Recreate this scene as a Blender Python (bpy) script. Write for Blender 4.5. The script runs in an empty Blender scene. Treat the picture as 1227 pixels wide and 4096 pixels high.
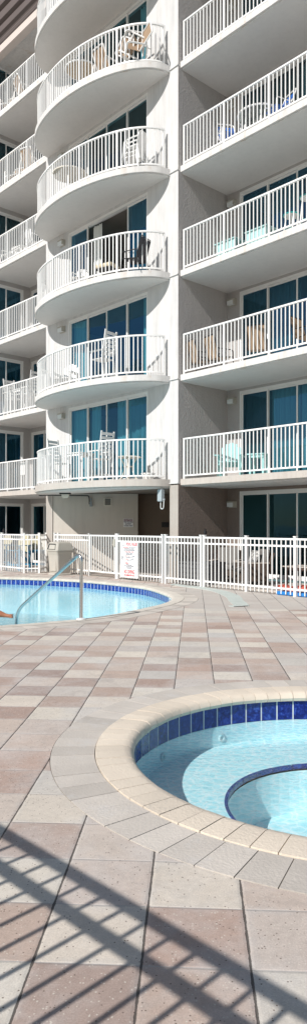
import bpy, bmesh, math, random
from mathutils import Vector, Matrix
from mathutils.geometry import tessellate_polygon
R = math.radians
random.seed(7)
scene = bpy.context.scene
col = scene.collection

# ------------------------------------------------------------------ mesh helpers
class MB:
    def __init__(self): self.v = []; self.f = []; self.t = []
    def add(self, vs, fs, tint=0.5):
        b = len(self.v); self.v += [tuple(p) for p in vs]
        for f in fs: self.f.append(tuple(i + b for i in f)); self.t.append(tint)
        return self
    def box(self, x0, x1, y0, y1, z0, z1, tint=0.5, M=None):
        vs = [Vector((x, y, z)) for z in (z0, z1) for y in (y0, y1) for x in (x0, x1)]
        if M is not None: vs = [M @ p for p in vs]
        return self.add(vs, [(0,2,3,1),(4,5,7,6),(0,1,5,4),(2,6,7,3),(0,4,6,2),(1,3,7,5)], tint)
    def bar(self, a, b, w, h, up=(0,0,1), tint=0.5):
        a = Vector(a); b = Vector(b); d = (b - a); L = d.length; d.normalize()
        u = Vector(up)
        if abs(d.dot(u)) > .98: u = Vector((1,0,0))
        s = d.cross(u).normalized(); u = s.cross(d).normalized()
        vs = [p + s*(i*w/2) + u*(j*h/2) for p in (a, b) for j in (-1, 1) for i in (-1, 1)]
        return self.add(vs, [(0,2,3,1),(4,5,7,6),(0,1,5,4),(2,6,7,3),(0,4,6,2),(1,3,7,5)], tint)
    def tube(self, pts, r, n=8, closed=False, tint=0.5):
        pts = [Vector(p) for p in pts]; m = len(pts); rings = []
        rs = r if isinstance(r, (list, tuple)) else [r]*m
        ref = None
        for i, p in enumerate(pts):
            if closed: d = pts[(i+1) % m] - pts[i-1]
            else: d = pts[min(i+1, m-1)] - pts[max(i-1, 0)]
            d.normalize()
            if ref is None:
                ref = Vector((0,0,1)) if abs(d.z) < .9 else Vector((1,0,0))
            s = d.cross(ref).normalized(); ref = s.cross(d).normalized()
            rings.append([p + (s*math.cos(a) + ref*math.sin(a))*rs[i] for a in [2*math.pi*k/n for k in range(n)]])
        vs = [q for g in rings for q in g]; fs = []
        for i in range(m if closed else m-1):
            j = (i+1) % m
            for k in range(n):
                fs.append((i*n+k, i*n+(k+1) % n, j*n+(k+1) % n, j*n+k))
        if not closed: fs += [tuple(range(n))[::-1], tuple((m-1)*n+k for k in range(n))]
        return self.add(vs, fs, tint)
    def lathe(self, prof, c=(0,0,0), n=24, tint=0.5, cap=True):
        vs = []; fs = []; m = len(prof)
        for (r, z) in prof:
            for k in range(n):
                a = 2*math.pi*k/n; vs.append((c[0]+r*math.cos(a), c[1]+r*math.sin(a), c[2]+z))
        for i in range(m-1):
            for k in range(n): fs.append((i*n+k, i*n+(k+1) % n, (i+1)*n+(k+1) % n, (i+1)*n+k))
        if cap: fs += [tuple(range(n))[::-1], tuple((m-1)*n+k for k in range(n))]
        return self.add(vs, fs, tint)
    def prism(self, poly, z0, z1, M=None, tint=0.5):
        n = len(poly); vs = [Vector((p[0], p[1], z)) for z in (z0, z1) for p in poly]
        if M is not None: vs = [M @ p for p in vs]
        fs = [tuple(range(n))[::-1], tuple(range(n, 2*n))] + [(i, (i+1) % n, n+(i+1) % n, n+i) for i in range(n)]
        return self.add(vs, fs, tint)
    def sweep(self, path, w, h, closed=False):
        """rectangular section swept along a path of points (level)"""
        m = len(path); vs = []
        for i, p in enumerate(path):
            p = Vector(p); d = Vector(path[min(i+1, m-1)]) - Vector(path[max(i-1, 0)]); d.z = 0; d.normalize()
            s = Vector((-d.y, d.x, 0))
            for (a, b) in ((-1,-1),(1,-1),(1,1),(-1,1)): vs.append(p + s*(a*w/2) + Vector((0,0,b*h/2)))
        fs = [(i*4+k, i*4+(k+1) % 4, (i+1)*4+(k+1) % 4, (i+1)*4+k) for i in range(m-1) for k in range(4)]
        fs += [(3,2,1,0), tuple((m-1)*4+k for k in range(4))]
        return self.add(vs, fs)
    def build(self, name, mat, parent=None, smooth=False, loc=None, bevel=0, face=None):
        me = bpy.data.meshes.new(name)
        me.from_pydata(self.v, [], self.f); me.update()
        bm = bmesh.new(); bm.from_mesh(me)
        lay = bm.faces.layers.float.new('tint')
        for f, t in zip(bm.faces, self.t): f[lay] = t
        bmesh.ops.recalc_face_normals(bm, faces=bm.faces)
        if face is not None:
            bm.normal_update(); fl = [f for f in bm.faces if f.normal.dot(Vector(face)) < 0]
            if fl: bmesh.ops.reverse_faces(bm, faces=fl)
        bm.to_mesh(me); bm.free()
        if smooth:
            for p in me.polygons: p.use_smooth = True
            try: me.set_sharp_from_angle(angle=R(40))
            except Exception: pass
        if mat: me.materials.append(mat)
        o = bpy.data.objects.new(name, me); col.objects.link(o)
        if parent: o.parent = parent
        if loc: o.location = loc
        if bevel:
            b = o.modifiers.new('edge', 'BEVEL'); b.width = bevel; b.segments = 2; b.limit_method = 'ANGLE'
        return o

def tag(o, label=None, cat=None, group=None, kind=None):
    if label: o['label'] = label
    if cat: o['category'] = cat
    if group: o['group'] = group
    if kind: o['kind'] = kind
    return o
def empty(name, loc=(0,0,0), rz=0, label=None, cat=None, group=None):
    o = bpy.data.objects.new(name, None); col.objects.link(o); o.empty_display_size = .1
    o.location = loc; o.rotation_euler = (0,0,rz); tag(o, label, cat, group); return o
def copy_tree(o, parent=None):
    c = o.copy(); col.objects.link(c)
    if parent is not None: c.parent = parent
    for ch in list(o.children): copy_tree(ch, c)
    return c

# ------------------------------------------------------------------ materials
class G:
    def __init__(self, name):
        self.m = bpy.data.materials.new(name); self.m.use_nodes = True
        self.nt = self.m.node_tree; self.nt.nodes.clear()
        self.out = self.nt.nodes.new('ShaderNodeOutputMaterial')
    def node(self, t, **kw):
        n = self.nt.nodes.new(t)
        for k, v in kw.items(): setattr(n, k, v)
        return n
    def link(self, a, b): self.nt.links.new(a, b)
    def put(self, sock, v):
        if hasattr(v, 'links') or hasattr(v, 'is_linked'): self.link(v, sock)
        else: sock.default_value = v
    def math(self, op, a, b=None, c=None, clamp=False):
        n = self.node('ShaderNodeMath', operation=op); n.use_clamp = clamp
        self.put(n.inputs[0], a)
        if b is not None: self.put(n.inputs[1], b)
        if c is not None: self.put(n.inputs[2], c)
        return n.outputs[0]
    def mix(self, f, a, b, mode='MIX'):
        n = self.node('ShaderNodeMix', data_type='RGBA', blend_type=mode); n.clamp_factor = True
        self.put(n.inputs[0], f)
        for s, v in ((n.inputs[6], a), (n.inputs[7], b)):
            self.put(s, v if not isinstance(v, tuple) else (*v[:3], 1))
        return n.outputs[2]
    def coord(self, kind='Object'): return self.node('ShaderNodeTexCoord').outputs[kind]
    def noise(self, scale, vec=None, detail=4, rough=.6, dist=0):
        n = self.node('ShaderNodeTexNoise'); n.inputs['Scale'].default_value = scale; n.inputs['Detail'].default_value = detail
        n.inputs['Roughness'].default_value = rough; n.inputs['Distortion'].default_value = dist
        if vec is not None: self.link(vec, n.inputs['Vector'])
        return n.outputs[0]
    def ramp(self, f, stops, interp='LINEAR'):
        n = self.node('ShaderNodeValToRGB'); n.color_ramp.interpolation = interp; e = n.color_ramp.elements
        while len(e) > len(stops): e.remove(e[-1])
        while len(e) < len(stops): e.new(.5)
        for x, (p, c) in zip(e, stops):
            x.position = p; x.color = (*c, 1) if isinstance(c, tuple) else (c, c, c, 1)
        self.put(n.inputs[0], f); return n.outputs[0]
    def scalev(self, vec, s):
        n = self.node('ShaderNodeMapping'); n.inputs['Scale'].default_value = s; self.link(vec, n.inputs[0]); return n.outputs[0]
    def schlick(self, f0, f1=1.0, normal=None):
        lw = self.node('ShaderNodeLayerWeight'); lw.inputs['Blend'].default_value = .5
        if normal is not None: self.link(normal, lw.inputs['Normal'])
        return self.math('MULTIPLY_ADD', self.math('POWER', lw.outputs['Facing'], 5), f1-f0, f0, clamp=True)
    def bump(self, h, strength=.3, dist=.01):
        n = self.node('ShaderNodeBump'); n.inputs['Strength'].default_value = strength; n.inputs['Distance'].default_value = dist
        self.link(h, n.inputs['Height']); return n.outputs[0]
    def bsdf(self, color, rough=.6, normal=None, metallic=0, spec=.4):
        n = self.node('ShaderNodeBsdfPrincipled')
        self.put(n.inputs['Base Color'], (*color, 1) if isinstance(color, tuple) else color)
        self.put(n.inputs['Roughness'], rough); n.inputs['Metallic'].default_value = metallic
        n.inputs['Specular IOR Level'].default_value = spec
        if normal is not None: self.link(normal, n.inputs['Normal'])
        self.link(n.outputs[0], self.out.inputs[0]); return n

def paint(name, c, var=.12, rough=.5, bump=0, bscale=60, streak=0, stain=None, metallic=0, spec=.35, tint=0):
    g = G(name); co = g.coord()
    n1 = g.noise(1.7, co, 5, .65)
    k = g.math('MULTIPLY_ADD', n1, var*2, 1-var)
    if tint:
        a = g.node('ShaderNodeAttribute', attribute_name='tint').outputs['Fac']
        k = g.math('MULTIPLY', k, g.math('MULTIPLY_ADD', a, tint*2, 1-tint))
    if streak:
        st = g.noise(1, g.scalev(co, (7, 7, .7)), 4, .7)
        k = g.math('MULTIPLY', k, g.math('SUBTRACT', 1, g.math('MULTIPLY', g.math('SUBTRACT', st, .45, clamp=True), streak*4)))
    v = g.node('ShaderNodeVectorMath', operation='SCALE'); v.inputs[0].default_value = c; g.put(v.inputs['Scale'], k)
    cc = v.outputs[0]
    if stain:
        s = g.noise(1, g.scalev(co, (2.3, 2.3, 1.2)), 6, .75)
        cc = g.mix(g.math('MULTIPLY', g.math('SUBTRACT', s, .55, clamp=True), 4.0, clamp=True), cc, stain)
    nrm = None
    if bump: nrm = g.bump(g.noise(bscale, co, 3, .6), bump, .02)
    g.bsdf(cc, rough, nrm, metallic, spec); return g.m

M = {}
M['white_stucco'] = paint('white_stucco', (.635,.63,.625), .09, .8, .25, 45, .14)
M['soffit'] = paint('soffit', (.72,.70,.68), .07, .85, .2, 50, .04)
M['soffit_curved'] = paint('soffit_curved', (.72,.70,.675), .07, .85, .2, 50, .04)
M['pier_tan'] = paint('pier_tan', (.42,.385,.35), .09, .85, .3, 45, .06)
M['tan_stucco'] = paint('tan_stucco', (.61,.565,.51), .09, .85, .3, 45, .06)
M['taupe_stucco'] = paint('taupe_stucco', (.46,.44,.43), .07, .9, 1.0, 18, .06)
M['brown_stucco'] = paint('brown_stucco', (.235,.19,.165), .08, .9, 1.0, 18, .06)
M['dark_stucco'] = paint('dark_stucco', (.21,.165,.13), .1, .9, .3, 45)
M['slab'] = paint('slab', (.67,.66,.645), .10, .75, .12, 50, .14, (.50,.38,.27))
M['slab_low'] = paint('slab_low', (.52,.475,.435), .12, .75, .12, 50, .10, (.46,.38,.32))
M['rail'] = paint('rail', (.84,.84,.83), .03, .35)
M['frame'] = paint('frame', (.78,.78,.77), .04, .4)
M['roof'] = paint('roof', (.125,.10,.095), .1, .7)
M['fascia'] = paint('fascia', (.62,.55,.51), .06, .7)
M['lamp_body'] = paint('lamp_body', (.45,.43,.38), .08, .5)
M['black'] = paint('black', (.02,.02,.022), .1, .45)
M['dark'] = paint('dark', (.05,.05,.05), .1, .6)
M['dark_floor'] = paint('dark_floor', (.22,.20,.18), .1, .8)
M['resin'] = paint('resin', (.80,.80,.79), .05, .4)
M['cream_rim'] = paint('cream_rim', (.72,.68,.60), .06, .5)
M['tan_top'] = paint('tan_top', (.48,.36,.22), .15, .6)
M['slab_top'] = paint('slab_top', (.55,.51,.43), .12, .7, .4, 18)
M['aqua'] = paint('aqua', (.36,.66,.66), .05, .5)
M['mint'] = paint('mint', (.40,.62,.62), .05, .5)
M['teal'] = paint('teal', (.05,.42,.40), .05, .5)
M['blue_strap'] = paint('blue_strap', (.02,.13,.50), .08, .5)
M['brown_sling'] = paint('brown_sling', (.34,.24,.16), .08, .8)
M['dark_sling'] = paint('dark_sling', (.06,.06,.07), .08, .8)
M['cushion'] = paint('cushion', (.62,.54,.40), .08, .9)
M['grey_cushion'] = paint('grey_cushion', (.19,.18,.17), .08, .95)
M['blue_wood'] = paint('blue_wood', (.035,.25,.42), .12, .55)
M['cream_wood'] = paint('cream_wood', (.50,.45,.30), .10, .55)
M['wicker'] = paint('wicker', (.09,.065,.05), .2, .8, .8, 60)
M['box_resin'] = paint('box_resin', (.075,.075,.08), .1, .6, .5, 30)
M['pale_wood'] = paint('pale_wood', (.46,.41,.36), .12, .7)
M['dark_wood'] = paint('dark_wood', (.12,.075,.055), .15, .7)
M['red'] = paint('red', (.50,.10,.07), .1, .4)
M['blue'] = paint('blue', (.02,.20,.55), .1, .4)
M['bin_light'] = paint('bin_light', (.47,.44,.39), .05, .65, .1, 80)
M['metal'] = paint('metal', (.62,.62,.62), .05, .22, metallic=1)
M['grey_box'] = paint('grey_box', (.32,.34,.36), .06, .5)
M['antenna'] = paint('antenna', (.36,.41,.44), .05, .5)
M['plastic_white'] = paint('plastic_white', (.72,.75,.75), .03, .5)
M['coping'] = paint('coping', (.73,.64,.53), .14, .8, .3, 60, tint=.08, stain=(.52,.47,.41))
M['coping_pool'] = paint('coping_pool', (.62,.575,.51), .08, .75, .15, 90, tint=.08)
M['ring'] = paint('ring', (.545,.50,.45), .26, .9, .25, 55, tint=.13, stain=(.60,.58,.56))
M['grout'] = paint('grout', (.62,.66,.68), .05, .8)
M['joint'] = paint('joint', (.30,.28,.26), .2, .95)
M['curb'] = paint('curb', (.50,.545,.515), .2, .85, .4, 40)
M['decking'] = paint('decking', (.52,.48,.44), .15, .8, tint=.15)
M['skin'] = paint('skin', (.42,.17,.09), .08, .5)
M['hair'] = paint('hair', (.05,.035,.025), .1, .6)
M['swim'] = paint('swim', (.03,.05,.12), .1, .8)
M['sign'] = paint('sign', (.82,.82,.82), .02, .4)
M['ink_red'] = paint('ink_red', (.60,.03,.05), .02, .5)
M['ink'] = paint('ink', (.05,.06,.12), .02, .5)
M['ink_purple'] = paint('ink_purple', (.16,.02,.06), .02, .5)
M['sand'] = paint('sand', (.55,.50,.42), .1, .95, .3, 3)
M['sea'] = paint('sea', (.03,.12,.16), .1, .15, .3, .5)
M['plaster'] = None

def tile_mat(name='tile', q=1.0):
    g = G(name); co = g.coord()
    a = g.node('ShaderNodeAttribute', attribute_name='tint').outputs['Fac']
    n = g.noise(26, co, 5, .7, .6)
    c = g.ramp(n, [(.40, (.006*q,.010*q*q,.10*q)), (.55, (.012*q,.028*q*q,.24*q)), (.66, (.05*q,.11*q*q,.42*q))])
    c = g.mix(g.math('MULTIPLY', a, .45), c, (.010,.045,.26))
    b = g.bsdf(c, .12, g.bump(g.noise(30, co), .15, .01), spec=.5); return g.m
M['tile'] = tile_mat(); M['tile_pool'] = tile_mat('tile_pool', 1.5)
def fabric_pattern():
    g = G('pattern'); co = g.coord()
    n = g.noise(9, co, 2, .5, 2.5)
    g.bsdf(g.ramp(n, [(.46, (.12,.12,.12)), (.50, (.60,.58,.55)), (.56, (.60,.58,.55)), (.60, (.16,.16,.16))]), .9); return g.m
M['pattern'] = fabric_pattern()

def plaster_mat(name, c):
    g = G(name); co = g.coord()
    n = g.noise(1.3, co, 4); n2 = g.noise(14, co, 4)
    k = g.math('ADD', g.math('MULTIPLY_ADD', n, .16, .84), g.math('MULTIPLY', n2, .10))
    v = g.node('ShaderNodeVectorMath', operation='SCALE'); v.inputs[0].default_value = c; g.put(v.inputs['Scale'], k)
    g.bsdf(v.outputs[0], .8); return g.m
M['plaster'] = plaster_mat('plaster', (.82,.91,.925))
M['plaster_pool'] = plaster_mat('plaster_pool', (.60,.84,.90))

def water_mat(name, tcol, lo, scale, bumpstr, bscale, boost):
    g = G(name); co = g.coord()
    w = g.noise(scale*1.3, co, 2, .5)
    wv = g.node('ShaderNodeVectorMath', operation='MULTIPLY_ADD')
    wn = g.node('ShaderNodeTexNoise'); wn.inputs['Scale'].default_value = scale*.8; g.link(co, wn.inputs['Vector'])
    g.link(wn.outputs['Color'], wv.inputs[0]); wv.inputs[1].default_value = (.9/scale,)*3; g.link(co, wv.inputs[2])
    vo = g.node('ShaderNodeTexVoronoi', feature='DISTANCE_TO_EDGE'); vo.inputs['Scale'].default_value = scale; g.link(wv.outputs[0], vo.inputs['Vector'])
    ca = g.ramp(vo.outputs['Distance'], [(0, (.97,.99,1)), (.09, tcol), (.45, lo)])  # pale web: caustic sunlight painted into the water's transparent colour
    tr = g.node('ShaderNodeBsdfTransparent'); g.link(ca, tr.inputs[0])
    nb = g.math('ADD', g.noise(bscale, g.scalev(co, (1, 1.6, 1)), 3, .55), g.math('MULTIPLY', g.noise(bscale*4, co, 2), .25))
    bp = g.bump(nb, bumpstr, .05)
    gl = g.node('ShaderNodeBsdfGlossy'); gl.inputs['Roughness'].default_value = .03; g.link(bp, gl.inputs['Normal'])
    mx = g.node('ShaderNodeMixShader'); g.link(g.math('MULTIPLY', g.schlick(.02, 1, bp), boost, clamp=True), mx.inputs[0]); g.link(tr.outputs[0], mx.inputs[1]); g.link(gl.outputs[0], mx.inputs[2])
    g.link(mx.outputs[0], g.out.inputs[0]); return g.m
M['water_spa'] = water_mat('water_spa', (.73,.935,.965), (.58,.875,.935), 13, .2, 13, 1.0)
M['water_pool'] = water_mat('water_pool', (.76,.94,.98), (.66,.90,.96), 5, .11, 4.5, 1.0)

def glass_mat(name, f0, f1, tint):
    g = G(name)
    tr = g.node('ShaderNodeBsdfTransparent'); tr.inputs[0].default_value = (.30,.60,.68,1)
    gl = g.node('ShaderNodeBsdfGlossy'); gl.inputs['Roughness'].default_value = .01; gl.inputs[0].default_value = tint
    co = g.coord(); bp = g.bump(g.noise(1.1, co, 1), .04, .05); g.link(bp, gl.inputs['Normal'])
    f = g.schlick(f0, f1)
    mx = g.node('ShaderNodeMixShader'); g.link(f, mx.inputs[0]); g.link(tr.outputs[0], mx.inputs[1]); g.link(gl.outputs[0], mx.inputs[2])
    g.link(mx.outputs[0], g.out.inputs[0]); return g.m
M['glass'] = glass_mat('window_glass', .17, .8, (.28,.64,1,1)); M['glass_high'] = glass_mat('upper_window_glass', .09, .6, (.55,.66,.74,1)); M['glass_low'] = glass_mat('lower_window_glass', .05, .10, (.30,.62,1,1))
def clear_glass():
    g = G('table_glass')
    tr = g.node('ShaderNodeBsdfTransparent'); tr.inputs[0].default_value = (.75,.82,.80,1)
    gl = g.node('ShaderNodeBsdfGlossy'); gl.inputs['Roughness'].default_value = .1
    mx = g.node('ShaderNodeMixShader'); mx.inputs[0].default_value = .25; g.link(tr.outputs[0], mx.inputs[1]); g.link(gl.outputs[0], mx.inputs[2])
    g.link(mx.outputs[0], g.out.inputs[0]); return g.m
M['table_glass'] = clear_glass()
M['curtain'] = paint('curtain', (.72,.74,.72), .06, .9)
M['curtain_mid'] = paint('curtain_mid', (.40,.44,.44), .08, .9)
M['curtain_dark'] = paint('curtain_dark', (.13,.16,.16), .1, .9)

def deck_mat():
    g = G('deck_pavers'); co = g.coord()
    TH = R(3.3); S = .41; C = Vector((-.0228, 3.0266))
    sep = g.node('ShaderNodeSeparateXYZ'); g.link(co, sep.inputs[0]); X, Y = sep.outputs[0], sep.outputs[1]
    wob = g.math('MULTIPLY', g.math('SUBTRACT', g.noise(2.2, co, 2), .5), .018)
    def lin(a, b, c): return g.math('ADD', g.math('ADD', g.math('MULTIPLY', X, a/S), g.math('MULTIPLY', Y, b/S)), -c/S)
    p0 = lin(math.cos(TH), -math.sin(TH), C.x*math.cos(TH) - C.y*math.sin(TH))
    q0 = lin(math.sin(TH), math.cos(TH), C.x*math.sin(TH) + C.y*math.cos(TH))
    p = g.math('ADD', p0, wob); q = g.math('ADD', q0, wob)
    fp, fq = g.math('FLOOR', p), g.math('FLOOR', q)
    rp, rq = g.math('FRACT', p), g.math('FRACT', q)
    dp = g.math('MULTIPLY', g.math('MINIMUM', rp, g.math('SUBTRACT', 1, rp)), S)
    dq = g.math('MULTIPLY', g.math('MINIMUM', rq, g.math('SUBTRACT', 1, rq)), S)
    cv = g.node('ShaderNodeCombineXYZ'); g.put(cv.inputs[0], g.math('ADD', fp, .5)); g.put(cv.inputs[1], g.math('ADD', fq, .5))
    wn = g.node('ShaderNodeTexWhiteNoise', noise_dimensions='3D'); g.link(cv.outputs[0], wn.inputs['Vector'])
    cv2 = g.node('ShaderNodeVectorMath', operation='ADD'); g.link(cv.outputs[0], cv2.inputs[0]); cv2.inputs[1].default_value = (31.7, 11.3, 5.5)
    wn2 = g.node('ShaderNodeTexWhiteNoise', noise_dimensions='3D'); g.link(cv2.outputs[0], wn2.inputs['Vector'])
    par = g.math('FLOORED_MODULO', g.math('ADD', fp, fq), 2.0)
    sel = g.math('ADD', g.math('MULTIPLY', wn.outputs[0], .74), g.math('MULTIPLY', par, .26))
    base = g.ramp(sel, [(0, (.53,.485,.42)), (.22, (.49,.445,.385)), (.36, (.41,.39,.365)), (.50, (.43,.36,.315)), (.62, (.365,.268,.225)), (1, (.255,.175,.148))])
    base = g.mix(.25, base, g.ramp(wn2.outputs[0], [(0, (.34,.335,.33)), (.5, (.50,.455,.39)), (1, (.40,.31,.27))]))
    # mottling
    m1 = g.noise(3.5, co, 5, .7); m2 = g.noise(26, co, 4, .7); m3 = g.noise(140, co, 2, .6)
    base = g.mix(g.math('MULTIPLY', g.math('SUBTRACT', g.noise(1.1, co, 5, .7), .47, clamp=True), 2.6, clamp=True), base, (.47,.455,.44))
    k = g.math('ADD', g.math('MULTIPLY_ADD', m1, .40, .37), g.math('ADD', g.math('MULTIPLY', m2, .46), g.math('MULTIPLY', m3, .62)))
    k = g.math('MULTIPLY', k, 1.15)
    v = g.node('ShaderNodeVectorMath', operation='SCALE'); g.link(base, v.inputs[0]); g.put(v.inputs['Scale'], k)
    c = v.outputs[0]
    # stone chips
    vo = g.node('ShaderNodeTexVoronoi'); vo.inputs['Scale'].default_value = 80; g.link(co, vo.inputs['Vector'])
    vs = g.node('ShaderNodeSeparateColor'); g.link(vo.outputs['Color'], vs.inputs[0])
    chip = g.math('MULTIPLY', g.math('LESS_THAN', vo.outputs['Distance'], .30), g.math('GREATER_THAN', vs.outputs[0], .72))
    c = g.mix(g.math('MULTIPLY', chip, .85), c, g.mix(g.math('GREATER_THAN', vs.outputs[1], .35), (.16,.12,.10), (.62,.57,.50)))
    # bleached strip near the far fence
    far = g.math('MULTIPLY', g.math('GREATER_THAN', q0, (13.95-3.03)/S), g.math('MULTIPLY', g.math('SUBTRACT', X, .6), 4, clamp=True))
    c = g.mix(g.math('MULTIPLY', far, .85), c, g.mix(m1, (.47,.435,.40), (.56,.525,.485)))
    dist = g.math('MULTIPLY', g.math('SUBTRACT', Y, 6), .035, clamp=True)
    c = g.mix(g.math('MULTIPLY', dist, .30), c, (.47,.43,.395))
    # water stains and pale lime bloom along the edges
    st = g.noise(.9, co, 6, .75, .4)
    c = g.mix(g.math('MULTIPLY', g.math('SUBTRACT', st, .56, clamp=True), 3.2, clamp=True), c, (.27,.25,.24))
    eb = g.math('MULTIPLY', g.math('SUBTRACT', 1, g.math('MULTIPLY', g.math('MINIMUM', dp, dq), 22), clamp=True), g.math('MULTIPLY', g.math('SUBTRACT', g.noise(5, co, 5, .7), .42, clamp=True), 4, clamp=True))
    c = g.mix(g.math('MULTIPLY', eb, .55), c, (.50,.49,.48))
    # joints: column gaps near-black, groove shade put into the colour
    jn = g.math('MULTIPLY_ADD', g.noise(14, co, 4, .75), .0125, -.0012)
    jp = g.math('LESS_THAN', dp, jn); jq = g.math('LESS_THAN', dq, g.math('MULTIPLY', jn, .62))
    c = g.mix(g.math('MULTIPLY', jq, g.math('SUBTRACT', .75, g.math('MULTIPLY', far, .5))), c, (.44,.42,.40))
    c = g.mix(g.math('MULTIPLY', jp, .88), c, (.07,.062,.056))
    hp = g.math('MULTIPLY', dp, 60, clamp=True); hq = g.math('MULTIPLY', dq, 90, clamp=True)
    h = g.math('ADD', g.math('MULTIPLY', g.math('MINIMUM', hp, hq), .8), g.math('MULTIPLY', m3, .35))
    g.bsdf(c, .85, g.bump(h, .55, .006), spec=.25); return g.m
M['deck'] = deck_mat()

# ------------------------------------------------------------------ frames of reference
P0 = Vector((.7753, 20.406, 0)); D = Vector((.67203, -.74053, 0)); D2 = Vector((.74053, .67203, 0))
ROT = math.atan2(D.y, D.x)
def W(s, t, z=0): return P0 + D*s + D2*t + Vector((0,0,z))
ZL = [0] + [3.03 + 3.05*k for k in range(7)]      # floor levels 1..7

# ------------------------------------------------------------------ world, sun, camera
w = bpy.data.worlds.new('World'); scene.world = w; w.use_nodes = True
nt = w.node_tree; bg = nt.nodes['Background']; sky = nt.nodes.new('ShaderNodeTexSky'); sky.sky_type = 'NISHITA'; sky.sun_disc = False
L = (D*-.08 + D2*1.0 + Vector((0,0,-.77))).normalized()
el = math.asin(-L.z); sky.sun_elevation = el; sky.sun_rotation = math.atan2(-L.x, -L.y) % (2*math.pi)
sky.air_density = 1.0; sky.dust_density = .4; sky.ozone_density = 2.0
wm = nt.nodes.new('ShaderNodeMix'); wm.data_type = 'RGBA'; wm.blend_type = 'MULTIPLY'; wm.inputs[0].default_value = 1
wm.inputs[7].default_value = (1, .91, .79, 1); nt.links.new(sky.outputs[0], wm.inputs[6]); nt.links.new(wm.outputs[2], bg.inputs[0]); bg.inputs[1].default_value = .105
sl = bpy.data.lights.new('sun', 'SUN'); sl.energy = 4.8; sl.angle = R(.55); sl.color = (1, .955, .90)
so = bpy.data.objects.new('sun', sl); col.objects.link(so); so.rotation_euler = L.to_track_quat('-Z', 'Y').to_euler(); so.location = (0, 0, 40)
cam = bpy.data.cameras.new('camera'); co_ = bpy.data.objects.new('camera', cam); col.objects.link(co_); scene.camera = co_
cam.sensor_fit = 'VERTICAL'; cam.sensor_height = 24; cam.sensor_width = 24; cam.lens = 2790/4096*24; cam.shift_y = (2105-2048)/4096
cam.clip_end = 6000; cam.clip_start = .05
co_.location = (0, 0, 1.65); co_.rotation_euler = (R(90), 0, 0)
scene.view_settings.view_transform = 'Standard'; scene.view_settings.look = 'None'; scene.view_settings.exposure = 0
cy = scene.cycles; cy.max_bounces = 10; cy.diffuse_bounces = 5; cy.transparent_max_bounces = 16; cy.sample_clamp_indirect = 6
cy.caustics_reflective = False; cy.caustics_refractive = False
try: cy.use_denoising = True; cy.denoiser = 'OPENIMAGEDENOISE'
except Exception: pass

# ------------------------------------------------------------------ outlines of the two pools
def catmull(pts, n=14):
    out = []; m = len(pts)
    for i in range(m):
        p0, p1, p2, p3 = [Vector(pts[(i+k-1) % m]) for k in range(4)]
        for j in range(n):
            t = j/n
            out.append(.5*((2*p1) + (p2-p0)*t + (2*p0-5*p1+4*p2-p3)*t*t + (3*p1-p0-3*p2+p3)*t**3))
    return out
class Path:
    """closed plane outline, counter-clockwise, with arc length"""
    def __init__(self, pts):
        self.p = pts; self.cum = [0]
        for i in range(len(pts)): self.cum.append(self.cum[-1] + (pts[(i+1) % len(pts)] - pts[i]).length)
        self.L = self.cum[-1]
    def at(self, s):
        s %= self.L; lo, hi = 0, len(self.cum)-1
        while hi - lo > 1:
            m = (lo+hi)//2
            if self.cum[m] <= s: lo = m
            else: hi = m
        n = len(self.p); a, b = self.p[lo], self.p[(lo+1) % n]
        return a.lerp(b, (s-self.cum[lo])/max(1e-9, self.cum[lo+1]-self.cum[lo]))
    def inward(self, s):
        d = self.at(s+.12) - self.at(s-.12); d.normalize(); return Vector((-d.y, d.x))
    def off(self, d, step=.1):
        n = max(12, int(self.L/step)); return [self.at(self.L*i/n) + self.inward(self.L*i/n)*d for i in range(n)]
pool_pts = [(-2.49,11.31),(-1.75,11.75),(-.94,12.38),(-.2,13.5),(.47,14.85),(.70,16.15),(.44,17.64),(-.02,19.0),(-.95,20.3),(-2.44,21.71),(-4.98,22.72),(-8.5,22.6),(-11,20),(-12,16.5),(-11.5,13),(-9,10.9),(-6.2,10.4),(-4.1,10.65)]
POOL = Path(catmull(pool_pts))
SC = Vector((1.50, 5.22))
def circle(c, r, n=144): return [Vector((c.x + r*math.cos(2*math.pi*i/n), c.y + r*math.sin(2*math.pi*i/n))) for i in range(n)]
SPA = Path(circle(SC, 1.928, 240))

def stones(path, prof, width, gap, sub=2):
    mb = MB(); n = round(path.L/width); m = len(prof)
    for i in range(n):
        s0 = path.L*i/n + gap/2; s1 = path.L*(i+1)/n - gap/2; vs = []; dz = random.uniform(-.0015, .0015)
        for k in range(sub+1):
            s = s0 + (s1-s0)*k/sub; p = path.at(s); nn = path.inward(s)
            for (d, z) in prof: vs.append((p.x+nn.x*d, p.y+nn.y*d, z+dz))
        fs = [(k*m+j, k*m+(j+1) % m, (k+1)*m+(j+1) % m, (k+1)*m+j) for k in range(sub) for j in range(m)]
        fs += [tuple(range(m)), tuple(sub*m+j for j in range(m))[::-1]]
        mb.add(vs, fs, random.random())
    return mb
def strip(path, d0, z0, d1, z1, step=.1):
    mb = MB(); a = path.off(d0, step); b = path.off(d1, step); n = len(a)
    vs = [(p.x, p.y, z0) for p in a] + [(p.x, p.y, z1) for p in b]
    return mb.add(vs, [(i, (i+1) % n, n+(i+1) % n, n+i) for i in range(n)])
def tiles(path, d, z0, z1, width, gap):
    mb = MB(); n = round(path.L/width)
    for i in range(n):
        s0 = path.L*i/n + gap/2; s1 = path.L*(i+1)/n - gap/2; vs = []
        for s in (s0, s1):
            p = path.at(s); nn = path.inward(s)
            vs += [(p.x+nn.x*d, p.y+nn.y*d, z0), (p.x+nn.x*d, p.y+nn.y*d, z1)]
        mb.add(vs, [(0,2,3,1)], random.random())
    return mb
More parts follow.
